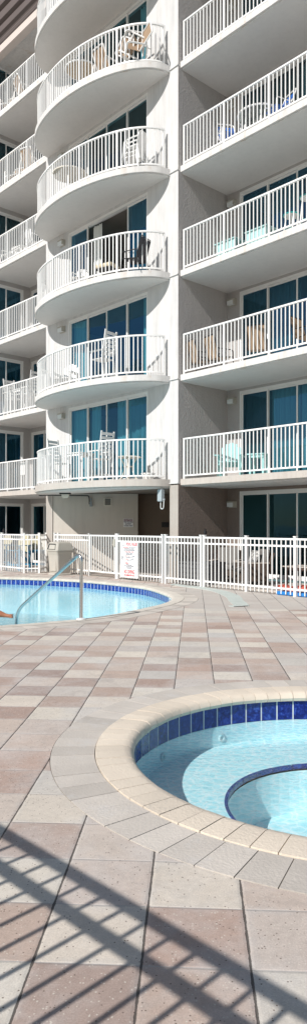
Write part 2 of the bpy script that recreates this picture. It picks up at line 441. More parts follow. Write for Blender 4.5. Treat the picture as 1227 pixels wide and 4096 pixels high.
def sheet(outer, holes, z):
    polys = [[Vector((p[0], p[1], 0)) for p in outer]] + [[Vector((p[0], p[1], 0)) for p in h] for h in holes]
    tri = tessellate_polygon(polys); allp = [p for q in polys for p in q]
    return MB().add([(p.x, p.y, z) for p in allp], [tuple(t) for t in tri])

# ground
RINGW = .32
ring_pool = POOL.off(-RINGW, .15); ring_spa = circle(SC, 2.25, 160)
deck_out = [(-34,-13), (40,-13), (40,42), (-34,42)]
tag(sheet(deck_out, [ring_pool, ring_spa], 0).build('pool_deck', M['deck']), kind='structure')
big = [(-3000,-3000), (3000,-3000), (3000,3000), (-3000,3000)]
tag(sheet(big, [deck_out], -.06).build('sand', M['sand']), kind='structure')
a, b = W(-2500, -75), W(2500, -75); c_, d_ = W(2500, -2400), W(-2500, -2400)
tag(sheet([a, b, c_, d_], [], -.03).build('sea', M['sea']), kind='structure')
# pale green kerb curving round the end of the pool
ko = catmull([(.60,19.55),(.95,19.2),(1.35,18.75),(1.78,17.8),(2.0,16.5),(1.98,15.5),(1.83,14.55)], 8)[:49]
ki = catmull([(.50,19.40),(.80,18.98),(1.12,18.5),(1.47,17.7),(1.66,16.5),(1.66,15.5),(1.54,14.40)], 8)[:49]
n = len(ko); mb = MB(); vs = [(p.x, p.y, z) for q, z in ((ko, 0), (ko, .018), (ki, .012), (ki, 0)) for p in q]
mb.add(vs, [(r*n+i, r*n+i+1, (r+1)*n+i+1, (r+1)*n+i) for r in range(3) for i in range(n-1)] + [(0, n, 2*n, 3*n), (n-1, 4*n-1, 3*n-1, 2*n-1)])
tag(mb.build('kerb', M['curb']), kind='structure')

# ------------------------------------------------------------------ swimming pool
pool = empty('swimming_pool', (0,0,0), 0, 'large freeform swimming pool with blue tile waterline beside the fence', 'swimming pool')
stones(POOL, [(0,-.05),(0,.010),(.20,.013),(.255,.002),(.285,-.03),(.275,-.06),(.18,-.065)], .155, .005).build('coping', M['coping_pool'], pool, smooth=True)
stones(Path(POOL.off(-RINGW, .1)), [(0.004,-.05),(.004,.003),(RINGW-.004,.003),(RINGW-.004,-.05)], .20, .006).build('paver_border', M['ring'], pool)
strip(POOL, -RINGW, -.012, .02, -.012).build('border_bed', M['joint'], pool)
tiles(POOL, .252, -.222, -.062, .168, .016).build('waterline_tile', M['tile_pool'], pool)
strip(POOL, .250, -.06, .250, -.24).build('grout', M['grout'], pool)
mb = strip(POOL, .256, -.225, .30, -1.12); mb.build('basin_wall', M['plaster_pool'], pool)
sheet(POOL.off(.29, .15), [], -1.12).build('basin_floor', M['plaster_pool'], pool)
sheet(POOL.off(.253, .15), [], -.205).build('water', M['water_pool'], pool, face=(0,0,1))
# depth marker on the tile band at the end of the pool
def text_mesh(txt, size, mat, parent, Mx, align='CENTER', bold=0, sx=1):
    cu = bpy.data.curves.new('lettering', 'FONT'); cu.body = txt; cu.size = size; cu.align_x = align; cu.align_y = 'CENTER'; cu.extrude = .0006; cu.offset = bold
    to = bpy.data.objects.new('lettering', cu); col.objects.link(to)
    dg = bpy.context.evaluated_depsgraph_get(); dg.update()
    me = bpy.data.meshes.new_from_object(to.evaluated_get(dg)); bpy.data.objects.remove(to); bpy.data.curves.remove(cu)
    me.transform(Mx @ Matrix.Diagonal((sx, 1, 1, 1)))
    me.materials.clear(); me.materials.append(mat)
    return me
def join_meshes(mes, name, mat, parent):
    for me in mes:                                   # one object for each line of writing
        me.materials.clear(); me.materials.append(mat); me.name = name
        o = bpy.data.objects.new(name, me); col.objects.link(o); o.parent = parent
def face_matrix(p, right, normal):
    """x of the letters along RIGHT, y up, z along NORMAL"""
    r = Vector(right).normalized(); n = Vector(normal).normalized(); u = n.cross(r)
    Mx = Matrix((r, u, n)).transposed().to_4x4(); Mx.translation = Vector(p); return Mx
best = min(range(400), key=lambda i: (POOL.at(POOL.L*i/400) + POOL.inward(POOL.L*i/400)*.25 - Vector((.40, 16.6))).length)
s_ = POOL.L*best/400; q_ = POOL.at(s_) + POOL.inward(s_)*.256; n_ = POOL.inward(s_)
mk = MB(); Mx = face_matrix((q_.x, q_.y, -.14), (-n_.y, n_.x, 0), (n_.x, n_.y, 0)); Mx = face_matrix((q_.x, q_.y, -.14), Vector((0,0,1)).cross(Vector((n_.x, n_.y, 0))), (n_.x, n_.y, 0))
mk.box(-.15, .15, -.075, .075, 0, .006, M=Mx); mko = mk.build('depth_marker', M['sign'], pool)
join_meshes([text_mesh('3 FT', .12, M['ink'], None, Mx @ Matrix.Translation((0,0,.008)), bold=.003)], 'lettering', M['ink'], mko)

# ------------------------------------------------------------------ hot tub
spa = empty('hot_tub', (0,0,0), 0, 'round hot tub with cream bullnose coping and deep blue tile band', 'hot tub')
stones(SPA, [(0,-.05),(0,.010),(.20,.014),(.245,.008),(.272,-.012),(.285,-.042),(.272,-.072),(.20,-.086)], .152, .006, 3).build('coping', M['coping'], spa, smooth=True)
stones(Path(circle(SC, 2.25, 240)), [(.004,-.05),(.004,.003),(.316,.003),(.316,-.05)], .215, .006, 3).build('paver_border', M['ring'], spa)
strip(SPA, -.322, -.012, .02, -.012).build('border_bed', M['joint'], spa)
tiles(SPA, .235, -.262, -.082, .186, .014).build('waterline_tile', M['tile'], spa)
strip(SPA, .2335, -.07, .2335, -.285).build('grout', M['grout'], spa)
SPI = Path(circle(SC, .945, 160))
strip(SPA, .238, -.265, .25, -.45).build('basin_wall', M['plaster'], spa)
mb = MB(); n = 160; o1, i1 = circle(SC, 1.68, n), circle(SC, .945, n)
mb.add([(p.x, p.y, -.45) for p in o1 + i1], [(i, (i+1) % n, n+(i+1) % n, n+i) for i in range(n)]); mb.build('bench', M['plaster'], spa)
mb = strip(SPI, 0, -.50, .02, -.86); mb.build('footwell_wall', M['plaster'], spa)
sheet(circle(SC, .93, 120), [], -.86).build('footwell_floor', M['plaster'], spa)
mb = stones(SPI, [(-.022,-.447),(-.010,-.445),(.004,-.447),(.006,-.482),(-.022,-.482)], .20, .009, 3); mb.build('step_tile', M['tile'], spa, smooth=True)
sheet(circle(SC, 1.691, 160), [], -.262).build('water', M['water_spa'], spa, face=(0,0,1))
for ang in (120.3, 147.6, 60, 20, -30, -80, -130, 180):
    a = R(ang); nrm = Vector((-math.cos(a), -math.sin(a), 0)); p = Vector((SC.x+1.683*math.cos(a), SC.y+1.683*math.sin(a), -.375))
    mb = MB(); Mx = face_matrix(p, Vector((0,0,1)).cross(nrm), nrm)
    prof = [(.040,0),(.040,.006),(.030,.014),(.016,.012),(.014,.004)]
    vs = []; fs = []; nn = 16
    for (r, z) in prof: vs += [Mx @ Vector((r*math.cos(2*math.pi*k/nn), r*math.sin(2*math.pi*k/nn), z)) for k in range(nn)]
    for i in range(len(prof)-1): fs += [(i*nn+k, i*nn+(k+1) % nn, (i+1)*nn+(k+1) % nn, (i+1)*nn+k) for k in range(nn)]
    fs.append(tuple((len(prof)-1)*nn+k for k in range(nn)))
    mb.add(vs, fs); mb.build('jet_nozzle', M['plastic_white'], spa, smooth=True)

# ------------------------------------------------------------------ handrail
hr = empty('pool_handrail', (-1.27, 12.27, 0), 0, 'bent stainless steel handrail rising from the deck into the pool', 'handrail')
def smooth_path(pts, rad, n=6):
    pts = [Vector(p) for p in pts]; out = [pts[0]]
    for i in range(1, len(pts)-1):
        a, b, c = pts[i-1], pts[i], pts[i+1]; u = (a-b).normalized(); v = (c-b).normalized(); r = rad
        for k in range(n+1):
            t = k/n; out.append((b+u*r)*(1-t)**2 + b*2*t*(1-t) + (b+v*r)*t*t)
    out.append(pts[-1]); return out
hp = smooth_path([(0,0,0), (.01,.0,1.20), (-1.36,1.24,.02), (-1.46,1.36,-1.05)], .20, 8)
MB().tube(hp, .030, 14).build('rail_tube', M['metal'], hr, smooth=True)
MB().lathe([(.085,.012),(.085,.026),(.06,.036),(.03,.042),(.03,.03)], (0,0,0), 24).build('escutcheon', M['plastic_white'], hr, smooth=True)

# ------------------------------------------------------------------ person in the pool
pr = empty('person', (-3.38, 13.86, -1.12), 0, 'person with tanned skin in the water gripping the handrail', 'person')
def skinned(name, verts, edges, radii, mat, parent, root=0, sub=2):
    me = bpy.data.meshes.new(name); me.from_pydata(verts, edges, []); me.update()
    o = bpy.data.objects.new(name, me); col.objects.link(o); o.parent = parent
    sk = o.modifiers.new('skin', 'SKIN'); me.skin_vertices.new() if not me.skin_vertices else None
    for i, r in enumerate(radii): me.skin_vertices[0].data[i].radius = (r, r) if not isinstance(r, tuple) else r
    for i in range(len(verts)): me.skin_vertices[0].data[i].use_root = (i == root)
    s = o.modifiers.new('sub', 'SUBSURF'); s.levels = sub; s.render_levels = sub
    me.materials.append(mat)
    for p in me.polygons: p.use_smooth = True
    sk.use_smooth_shade = True
    return o
# x toward the rail, z from the pool floor; seated low in the water, right arm out to the rail
bv = [(-.12,0,.42),(-.08,0,.62),(-.02,0,.85),(.0,0,1.02),(.02,0,1.13),(.05,0,1.22),(.06,0,1.33),(.05,0,1.42),
      (.02,-.17,1.05),(.20,-.16,1.07),(.35,-.13,1.05),(.46,-.15,1.02),(.55,-.17,1.01),
      (.02,.17,1.03),(.10,.24,.84),(.24,.16,.70),(.31,.12,.66),
      (-.06,-.10,.40),(.28,-.14,.42),(.24,-.14,.08),(.40,-.15,.05),
      (-.06,.10,.40),(.28,.14,.42),(.24,.14,.08),(.40,.15,.05)]
be = [(0,1),(1,2),(2,3),(3,4),(4,5),(5,6),(6,7),(3,8),(8,9),(9,10),(10,11),(11,12),(3,13),(13,14),(14,15),(15,16),(0,17),(17,18),(18,19),(19,20),(0,21),(21,22),(22,23),(23,24)]
br = [.14,.13,.14,.13,.06,.07,.095,.075,.085,.088,.082,.046,.034,.07,.048,.036,.034,.10,.07,.045,.035,.10,.07,.045,.035]
# fingers closing on the tube
hx, hy, hz = .55, -.17, 1.01
for k in range(4):
    b0 = len(bv); z = hz - .03 + .02*k
    bv += [(hx+.03, hy-.025, z), (hx+.06, hy-.04, z), (hx+.085, hy-.02, z-.004), (hx+.08, hy+.01, z-.006)]
    be += [(12, b0), (b0, b0+1), (b0+1, b0+2), (b0+2, b0+3)]; br += [.011, .0095, .009, .008]
b0 = len(bv); bv += [(hx+.02, hy+.03, hz+.005), (hx+.05, hy+.04, hz), (hx+.075, hy+.03, hz-.004)]; be += [(12, b0), (b0, b0+1), (b0+1, b0+2)]; br += [.012, .010, .009]
skinned('body', bv, be, br, M['skin'], pr)
hv = MB(); hv.lathe([(.02,.115),(.06,.105),(.095,.06),(.104,.01),(.098,-.05),(.07,-.09)], (.035,0,1.41), 20); hv.build('hair', M['hair'], pr, smooth=True)
sv = MB(); sv.lathe([(.165,-.02),(.17,.08),(.16,.18),(.145,.22)], (-.10,0,.38), 20); sv.build('swimwear', M['swim'], pr, smooth=True)

# ------------------------------------------------------------------ apartment building
bld = empty('apartment_building', (P0.x, P0.y, 0), ROT, 'tall cream apartment building with curved and straight railed balconies', 'building')
CS, CA, CB = -3.55, 3.22, 1.60                     # curved slab: centre, half width, depth
TW = -.085                                         # plane of the middle wall
TB = 2.045                                         # plane of the recessed window walls
def ell(inset, n=64):
    return [(CS + (CA-inset)*math.cos(a), TW - (CB-inset)*math.sin(a)) for a in [math.pi*i/n for i in range(n+1)]]
ROOFZ = ZL[7]
# solid masses -------------------------------------------------------
mb = MB()
mb.box(-1.322, -.346, TW, .2, 2.9, ROOFZ)
mb.box(-6.87, -5.457, TW, .2, 2.9, ROOFZ)
for k in range(1, 7):
    z0 = ZL[k] + 2.75; z1 = ZL[k+1] if k < 6 else ROOFZ
    mb.box(-5.457, -1.322, TW, .2, z0, z1)
mb.box(-5.457, -1.322, TW, .2, 2.82, ZL[1])
mb.build('facade_wall', M['white_stucco'], bld)
MB().box(-.346, 0, TW-.001, 8, 2.9, ROOFZ).build('pier', M['white_stucco'], bld)
MB().box(-6.87, -6.6, .2, 8, 2.9, ROOFZ).build('party_wall', M['white_stucco'], bld)
MB().box(-.346, 0, TW-.001, 8, 0, 2.86).build('lower_pier', M['pier_tan'], bld)
MB().box(-6.87, -6.46, TW-.001, 8, 0, 2.86).build('lower_pilaster', M['pier_tan'], bld)
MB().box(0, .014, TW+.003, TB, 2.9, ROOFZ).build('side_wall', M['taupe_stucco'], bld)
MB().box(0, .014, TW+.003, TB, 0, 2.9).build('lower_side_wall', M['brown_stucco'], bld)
MB().box(7.99, 8.35, TW, 8, 0, ROOFZ).build('end_wall', M['white_stucco'], bld)
for k in range(1, 7):                                # thin reveal ledge on the pier at each floor
    MB().box(-.36, .02, TW-.035, TW+.05, ZL[k]-.135, ZL[k]-.105).build('ledge', M['white_stucco'], bld)
# right window wall
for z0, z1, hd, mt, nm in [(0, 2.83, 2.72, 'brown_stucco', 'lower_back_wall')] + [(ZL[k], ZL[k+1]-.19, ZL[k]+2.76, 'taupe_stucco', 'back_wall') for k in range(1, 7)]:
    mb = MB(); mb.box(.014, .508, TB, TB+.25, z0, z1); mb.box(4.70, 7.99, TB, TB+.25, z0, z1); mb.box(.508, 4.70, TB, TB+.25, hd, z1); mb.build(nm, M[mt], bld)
# left wing: return wall with its sliding door, narrow window wall behind, solid bay beyond
SL = -11.343
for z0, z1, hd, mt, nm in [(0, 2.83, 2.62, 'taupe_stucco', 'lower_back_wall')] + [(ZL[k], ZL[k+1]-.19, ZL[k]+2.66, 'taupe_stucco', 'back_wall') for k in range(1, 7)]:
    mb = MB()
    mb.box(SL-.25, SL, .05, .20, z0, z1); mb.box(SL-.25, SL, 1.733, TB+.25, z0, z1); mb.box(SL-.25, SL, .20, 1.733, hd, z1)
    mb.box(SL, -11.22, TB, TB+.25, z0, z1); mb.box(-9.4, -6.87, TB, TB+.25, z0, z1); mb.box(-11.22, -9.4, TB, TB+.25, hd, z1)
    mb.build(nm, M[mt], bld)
MB().box(-18, SL-.25, .05, .3, 0, ROOFZ).build('bay_wall', M['white_stucco'], bld)
MB().box(-18.3, -18, .05, 8.3, 0, ROOFZ).build('end_wall', M['white_stucco'], bld)
# interior floor plates, rear wall, roof
for k in range(1, 7):
    mb = MB(); mb.box(-6.6, -.346, .2, 8, ZL[k]-.2, ZL[k]); mb.box(.014, 7.99, TB+.25, 8, ZL[k]-.2, ZL[k]); mb.box(-18, -6.87, TB+.25, 8, ZL[k]-.2, ZL[k]); mb.box(-18, SL-.25, .3, TB+.25, ZL[k]-.2, ZL[k])
    mb.build('floor_plate', M['dark_floor'], bld)
MB().box(-18, 8.35, 8, 8.3, 0, ROOFZ).build('rear_wall', M['taupe_stucco'], bld)
MB().box(-18, 8.35, -.0, 8.3, ROOFZ, ROOFZ+.2).build('roof', M['roof'], bld)
MB().box(-18, -6.87, .05, 8, 20.87, 21.2).build('roof_soffit', M['slab'], bld)
mb = MB()
for (t0, t1, z0, z1) in ((.0,.30,20.70,20.98),): mb.box(-19, -6.88, t0, t1, z0, z1)
mb.build('eave_fascia', M['fascia'], bld)
mb = MB()
prof = [(.02,20.982),(-.03,21.0),(-.06,21.10),(-.02,21.18),(-.05,21.24),(-.14,21.30),(-.14,21.55),(-.06,21.64),(-.20,21.72),(-.20,22.02),(-.10,22.10),(-.26,22.2),(-.26,22.46),(.6,22.5),(.6,20.982)]
mb.add([(x, t, z) for x in (-19, 8.4) for (t, z) in prof], [(i, (i+1) % 15, 15+(i+1) % 15, 15+i) for i in range(15)] + [tuple(range(15)), tuple(range(15, 30))[::-1]])
mb.build('roof_cornice', M['roof'], bld)
# passage under the curved balconies: angled wall and dark back wall (world points turned into the building frame)
BI = Matrix.Rotation(-ROT, 4, 'Z') @ Matrix.Translation((-P0.x, -P0.y, 0))
def wallseg(p, q, th, z0, z1):
    p = Vector((p[0], p[1], 0)); q = Vector((q[0], q[1], 0)); d = (q-p).normalized(); nn = Vector((-d.y, d.x, 0))
    pts = [BI @ x for x in (p, q, q+nn*th, p+nn*th)]
    return MB().prism([(x.x, x.y) for x in pts], z0, z1)
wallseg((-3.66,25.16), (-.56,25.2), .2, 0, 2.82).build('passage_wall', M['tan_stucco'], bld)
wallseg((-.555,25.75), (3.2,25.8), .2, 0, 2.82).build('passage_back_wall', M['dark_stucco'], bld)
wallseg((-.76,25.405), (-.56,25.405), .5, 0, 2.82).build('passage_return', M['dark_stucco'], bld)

# balcony slabs and railings -----------------------------------------
def slab_curved(th):
    mb = MB(); e = ell(0); e2 = ell(.05)
    mb.prism(e + [(CS-CA, .05), (CS+CA, .05)][:0] + [(CS-CA, .1), (CS+CA, .1)], -th+.035, 0)
    mb.prism(e2 + [(CS-CA+.05, .1), (CS+CA-.05, .1)], -th, -th+.035)
    return mb
def slab_straight(x0, x1, t0, t1, th):
    mb = MB(); mb.box(x0, x1, t0, t1, -th+.035, 0); mb.box(x0, x1, t0+.05, t1, -th, -th+.035); return mb
RT, RBZ = 1.175, .10
def railing(path, posts):
    """returns root mesh (rails) with post and infill children; heights above the slab"""
    mb = MB(); mb.sweep([(x, y, RT) for x, y in path], .062, .042); mb.sweep([(x, y, RBZ) for x, y in path], .036, .042)
    rt = mb.build('balcony_railing', M['rail'], bld)
    cum = [0]
    for a, b in zip(path, path[1:]): cum.append(cum[-1] + math.dist(a, b))
    Ltot = cum[-1]
    def at(s):
        for i in range(len(path)-1):
            if s <= cum[i+1]: f = (s-cum[i])/(cum[i+1]-cum[i]); break
        else: i = len(path)-2; f = 1
        a, b = path[i], path[i+1]; return (a[0]+(b[0]-a[0])*f, a[1]+(b[1]-a[1])*f, math.atan2(b[1]-a[1], b[0]-a[0]))
    pk = MB(); np_ = posts
    for i in range(np_):
        s = .025 + (Ltot-.05)*i/(np_-1); x, y, an = at(s)
        Mx = Matrix.Translation((x, y, 0)) @ Matrix.Rotation(an, 4, 'Z')
        MB().box(-.026, .026, -.026, .026, 0, RT-.018, M=Mx).build('post', M['rail'], rt)
        if i < np_-1:
            s2 = .025 + (Ltot-.05)*(i+1)/(np_-1); m = round((s2-s)/.127)
            for j in range(1, m):
                x, y, an = at(s + (s2-s)*j/m); Mx = Matrix.Translation((x, y, 0)) @ Matrix.Rotation(an, 4, 'Z')
                pk.box(-.0125, .0125, -.0125, .0125, RBZ, RT-.018, M=Mx)
    pk.build('baluster_row', M['rail'], rt)
    return rt
e = ell(.11, 80); e = [p for p in e if p[1] < TW-.10]
rail_c = railing(e, 6)
rail_r = railing([(.065, .085), (7.9, .085)], 6)
rail_l = railing([(SL+.02, .085), (-6.92, .085)], 4)
sc_ = slab_curved(.21).build('balcony_slab', M['slab'], bld); sr_ = slab_straight(-.02, 8.0, 0, TB+.1, .21).build('balcony_slab', M['slab'], bld)
sl_ = slab_straight(SL-.1, -6.8, 0, TB+.1, .21).build('balcony_slab', M['slab'], bld)
for k in range(1, 7):
    for o in (rail_c, rail_r, rail_l, sc_, sr_, sl_):
        c = o if k == 1 else copy_tree(o)
        c.location.z = ZL[k]
for o, mm in ((sc_, 'soffit_curved'), (sr_, 'soffit'), (sl_, 'soffit')):     # undersides: lighter colour put in to lift their shade
    o.data.materials.append(M[mm])
    for p in o.data.polygons:
        if p.normal.z < -.5: p.material_index = 1
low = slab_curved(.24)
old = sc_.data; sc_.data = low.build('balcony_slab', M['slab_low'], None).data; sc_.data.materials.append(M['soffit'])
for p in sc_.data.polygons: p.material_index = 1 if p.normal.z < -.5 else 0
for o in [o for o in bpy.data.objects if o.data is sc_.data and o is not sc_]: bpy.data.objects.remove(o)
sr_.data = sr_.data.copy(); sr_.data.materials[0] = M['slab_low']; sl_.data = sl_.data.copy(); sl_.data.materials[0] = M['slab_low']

# windows --------------------------------------------------------------
def window(org, ax, inn, bounds, z0, z1, curtain=None, skip=(), open_curtain=False, fw=.055, name='sliding_window', glass='glass'):
    """org: point on wall plane (building frame), ax along the wall, inn into the room; bounds: panel edges along ax"""
    ax = Vector(ax); inn = Vector(inn)
    def P(x, d, z): p = Vector(org) + ax*x + inn*d; return Vector((p.x, p.y, z))
    def bx(mb, x0, x1, d0, d1, za, zb):
        vs = [P(x, d, z) for z in (za, zb) for d in (d0, d1) for x in (x0, x1)]
        mb.add(vs, [(0,2,3,1),(4,5,7,6),(0,1,5,4),(2,6,7,3),(0,4,6,2),(1,3,7,5)])
    a, b = bounds[0], bounds[-1]; mb = MB()
    bx(mb, a, a+fw, -.02, .10, z0, z1); bx(mb, b-fw, b, -.02, .10, z0, z1)
    bx(mb, a+fw, b-fw, -.02, .10, z1-fw*1.5, z1); bx(mb, a+fw, b-fw, -.02, .10, z0, z0+.06)
    for i in range(len(bounds)-1):
        x0, x1 = bounds[i], bounds[i+1]; d = .02 + .035*(i % 2)
        if i in skip: continue
        xa = x0 + (fw if i == 0 else -.02); xb = x1 - (fw if i == len(bounds)-2 else -.02)
        w_ = .05
        bx(mb, xa, xa+w_, d, d+.03, z0+.06, z1-fw*1.5); bx(mb, xb-w_, xb, d, d+.03, z0+.06, z1-fw*1.5)
        bx(mb, xa+w_, xb-w_, d, d+.03, z0+.06, z0+.13); bx(mb, xa+w_, xb-w_, d, d+.03, z1-fw*1.5-.04, z1-fw*1.5)
    fr = mb.build(name, M['frame'], bld)
    for i in range(len(bounds)-1):
        if i in skip: continue
        x0, x1 = bounds[i], bounds[i+1]; d = .035 + .035*(i % 2)
        xa = x0 + (fw if i == 0 else 0); xb = x1 - (fw if i == len(bounds)-2 else 0)
        MB().add([P(xa, d, z0+.08), P(xb, d, z0+.08), P(xb, d, z1-.1), P(xa, d, z1-.1)], [(0,1,2,3)]).build('pane', M[glass], fr, face=-inn)
    if curtain:
        for (x0, x1, mt, gap) in curtain:
            nn = max(8, int((x1-x0)/.025)); vs = []; fs = []; ph = random.random()*6; fq = random.uniform(50, 60)
            for i in range(nn+1):
                x = x0 + (x1-x0)*i/nn; dd = .20 + .035*math.sin(x*fq*gap+ph) + .015*math.sin(x*23+ph*2)
                vs += [P(x, dd, z0+.03), P(x + .02*math.sin(x*31), dd, z1-.09)]
            for i in range(nn): fs.append((2*i, 2*i+2, 2*i+3, 2*i+1))
            MB().add(vs, fs).build('curtain', M[mt], fr, smooth=True)
    return fr
XC = [0, 1.034, 2.067, 3.10, 4.135]
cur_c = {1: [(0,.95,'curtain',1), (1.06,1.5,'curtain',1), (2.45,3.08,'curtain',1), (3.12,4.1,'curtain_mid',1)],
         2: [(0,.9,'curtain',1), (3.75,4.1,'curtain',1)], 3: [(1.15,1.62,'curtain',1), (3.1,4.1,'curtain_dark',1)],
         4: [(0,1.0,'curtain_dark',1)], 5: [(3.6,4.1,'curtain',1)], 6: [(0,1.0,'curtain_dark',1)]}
for k in range(1, 7):
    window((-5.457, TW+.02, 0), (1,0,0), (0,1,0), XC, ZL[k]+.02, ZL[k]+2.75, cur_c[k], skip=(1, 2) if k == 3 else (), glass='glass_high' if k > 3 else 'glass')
XR = [0, 1.05, 2.10, 3.15, 4.192]
for k in range(0, 7):
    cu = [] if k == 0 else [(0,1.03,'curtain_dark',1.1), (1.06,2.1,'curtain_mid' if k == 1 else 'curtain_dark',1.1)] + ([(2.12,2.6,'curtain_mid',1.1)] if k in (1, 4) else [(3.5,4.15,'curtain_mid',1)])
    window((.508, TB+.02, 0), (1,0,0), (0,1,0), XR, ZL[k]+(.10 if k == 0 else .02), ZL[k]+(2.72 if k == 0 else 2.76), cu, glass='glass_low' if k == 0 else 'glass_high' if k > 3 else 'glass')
    cu = [] if k == 0 else [(0,1.5,'curtain_dark',1.1)]
    window((SL-.02, .20, 0), (0,1,0), (-1,0,0), [0, .717, 1.533], ZL[k]+.06, ZL[k]+(2.62 if k == 0 else 2.66), cu, glass='glass_low' if k == 0 else 'glass_high' if k > 3 else 'glass')
    cu = [] if k == 0 else [(0,.9,'curtain_dark',1.1)]
    window((-11.22, TB+.02, 0), (1,0,0), (0,1,0), [0, .91, 1.82], ZL[k]+.06, ZL[k]+(2.62 if k == 0 else 2.66), cu, name='narrow_window', glass='glass_low' if k == 0 else 'glass_high' if k > 3 else 'glass')

# wall lamps, outlets ----------------------------------------------------
def lamp(s, t, z):
    mb = MB(); mb.box(s-.15, s+.15, t-.035, t, z-.10, z+.10); mb.box(s-.14, s+.14, t-.15, t-.035, z+.06, z+.095); mb.box(s+.11, s+.14, t-.15, t-.035, z-.08, z+.06)
    o = mb.build('wall_lamp', M['lamp_body'], bld)
    MB().box(s-.135, s+.105, t-.14, t-.036, z-.075, z+.055).build('lens', M['plastic_white'], o); return o
for k in (1, 2, 3, 4): lamp(-5.80, TW, ZL[k]+2.50)
for k in (0, 1, 2, 3, 4, 5): lamp(.25, TB, ZL[k]+(2.32 if k == 0 else 2.48))
for k in (1, 2): MB().box(-.95, -.86, TW-.02, TW, ZL[k]+.62, ZL[k]+.74).build('outlet_cover', M['plastic_white'], bld)
# pieces on the passage wall (facing the camera side) and soffit
def wbox(x0, x1, y0, y1, z0, z1, name, mat, parent=bld):
    vs = [BI @ Vector((x, y, z)) for z in (z0, z1) for y in (y0, y1) for x in (x0, x1)]
    return MB().add(vs, [(0,2,3,1),(4,5,7,6),(0,1,5,4),(2,6,7,3),(0,4,6,2),(1,3,7,5)]).build(name, mat, parent)
WY = 25.175
vt = wbox(-1.78, -1.50, WY-.03, WY+.05, 2.38, 2.67, 'wall_vent', M['cream_rim'])
mb = MB()
for i in range(8): mb.add([BI @ Vector(p) for p in ((-1.745, WY-.036, 2.41+.03*i), (-1.535, WY-.036, 2.41+.03*i), (-1.535, WY-.031, 2.433+.03*i), (-1.745, WY-.031, 2.433+.03*i))], [(0,1,2,3)])
mb.build('louvre', M['dark'], vt)
jb = wbox(-2.29, -2.20, WY-.09, WY+.02, 2.36, 2.52, 'junction_box', M['grey_box']); wbox(-2.275, -2.215, WY-.07, WY+.02, 2.53, 2.66, 'switch_box', M['grey_box'], jb)
cp = [BI @ Vector(p) for p in smooth_path([(-4.05,24.75,2.74), (-3.6,24.55,2.74), (-2.32,24.85,2.74), (-2.31,25.12,2.70), (-2.30,25.12,2.44)], .08, 4)]
MB().tube(cp, .018, 8).build('conduit', M['black'], bld, smooth=True)
fl = wbox(-3.19, -2.82, 23.72, 23.98, 2.745, 2.79, 'flood_lamp', M['black'])
lp = [(-.13,-.09),(.13,-.09),(.13,.09),(-.13,.09)]
mb = MB(); c0 = Vector((-3.0, 23.85, 0))
mb.add([BI @ (c0 + Vector((x*k, y*k, z))) for k, z in ((1, 2.744), (.9, 2.66), (.6, 2.615)) for x, y in lp], [(i+4*r, (i+1) % 4+4*r, (i+1) % 4+4*r+4, i+4*r+4) for r in range(2) for i in range(4)] + [(8,9,10,11)])
mb.build('lens', M['cream_rim'], fl)
# white antenna box on the pier, its shade greyed into the colour; white cable
ab = MB().box(-.60, -.42, -.36, -.22, 2.38, 2.74).build('antenna_box', M['antenna'], bld, bevel=.02)
MB().box(-.42, -.345, -.30, -.27, 2.42, 2.46).build('bracket', M['grey_box'], ab)
MB().tube(smooth_path([(-.52,-.29,2.38), (-.52,-.29,2.16), (-.40,-.29,2.16), (-.40,-.27,2.42)], .06, 5), .012, 8).build('cable', M['plastic_white'], ab, smooth=True)
wbox(.30, .56, 25.70, 25.76, 1.62, 1.80, 'wall_plaque', M['black'])

# caution sign on the passage wall
cs = empty('caution_sign', (-.905, WY-.012, 1.775), 0, 'small white caution sign about slippery tile floors on the tan wall', 'sign')
MB().box(-.175, .175, -.008, .008, -.155, .155).build('board', M['sign'], cs)
MB().box(-.16, .16, -.0105, -.0082, .055, .14).build('header', M['ink_purple'], cs)
FM = lambda x, y, z: face_matrix((x, y, z), (1,0,0), (0,-1,0))
join_meshes([text_mesh('CAUTION', .072, M['sign'], None, FM(0, -.0125, .098), bold=.002)], 'lettering', M['sign'], cs)
join_meshes([text_mesh(t, .056, M['ink'], None, FM(0, -.0095, z), bold=.002) for t, z in (('TILE FLOORS', .022), ('SLIPPERY', -.045), ('WHEN WET', -.110))], 'lettering', M['ink'], cs)

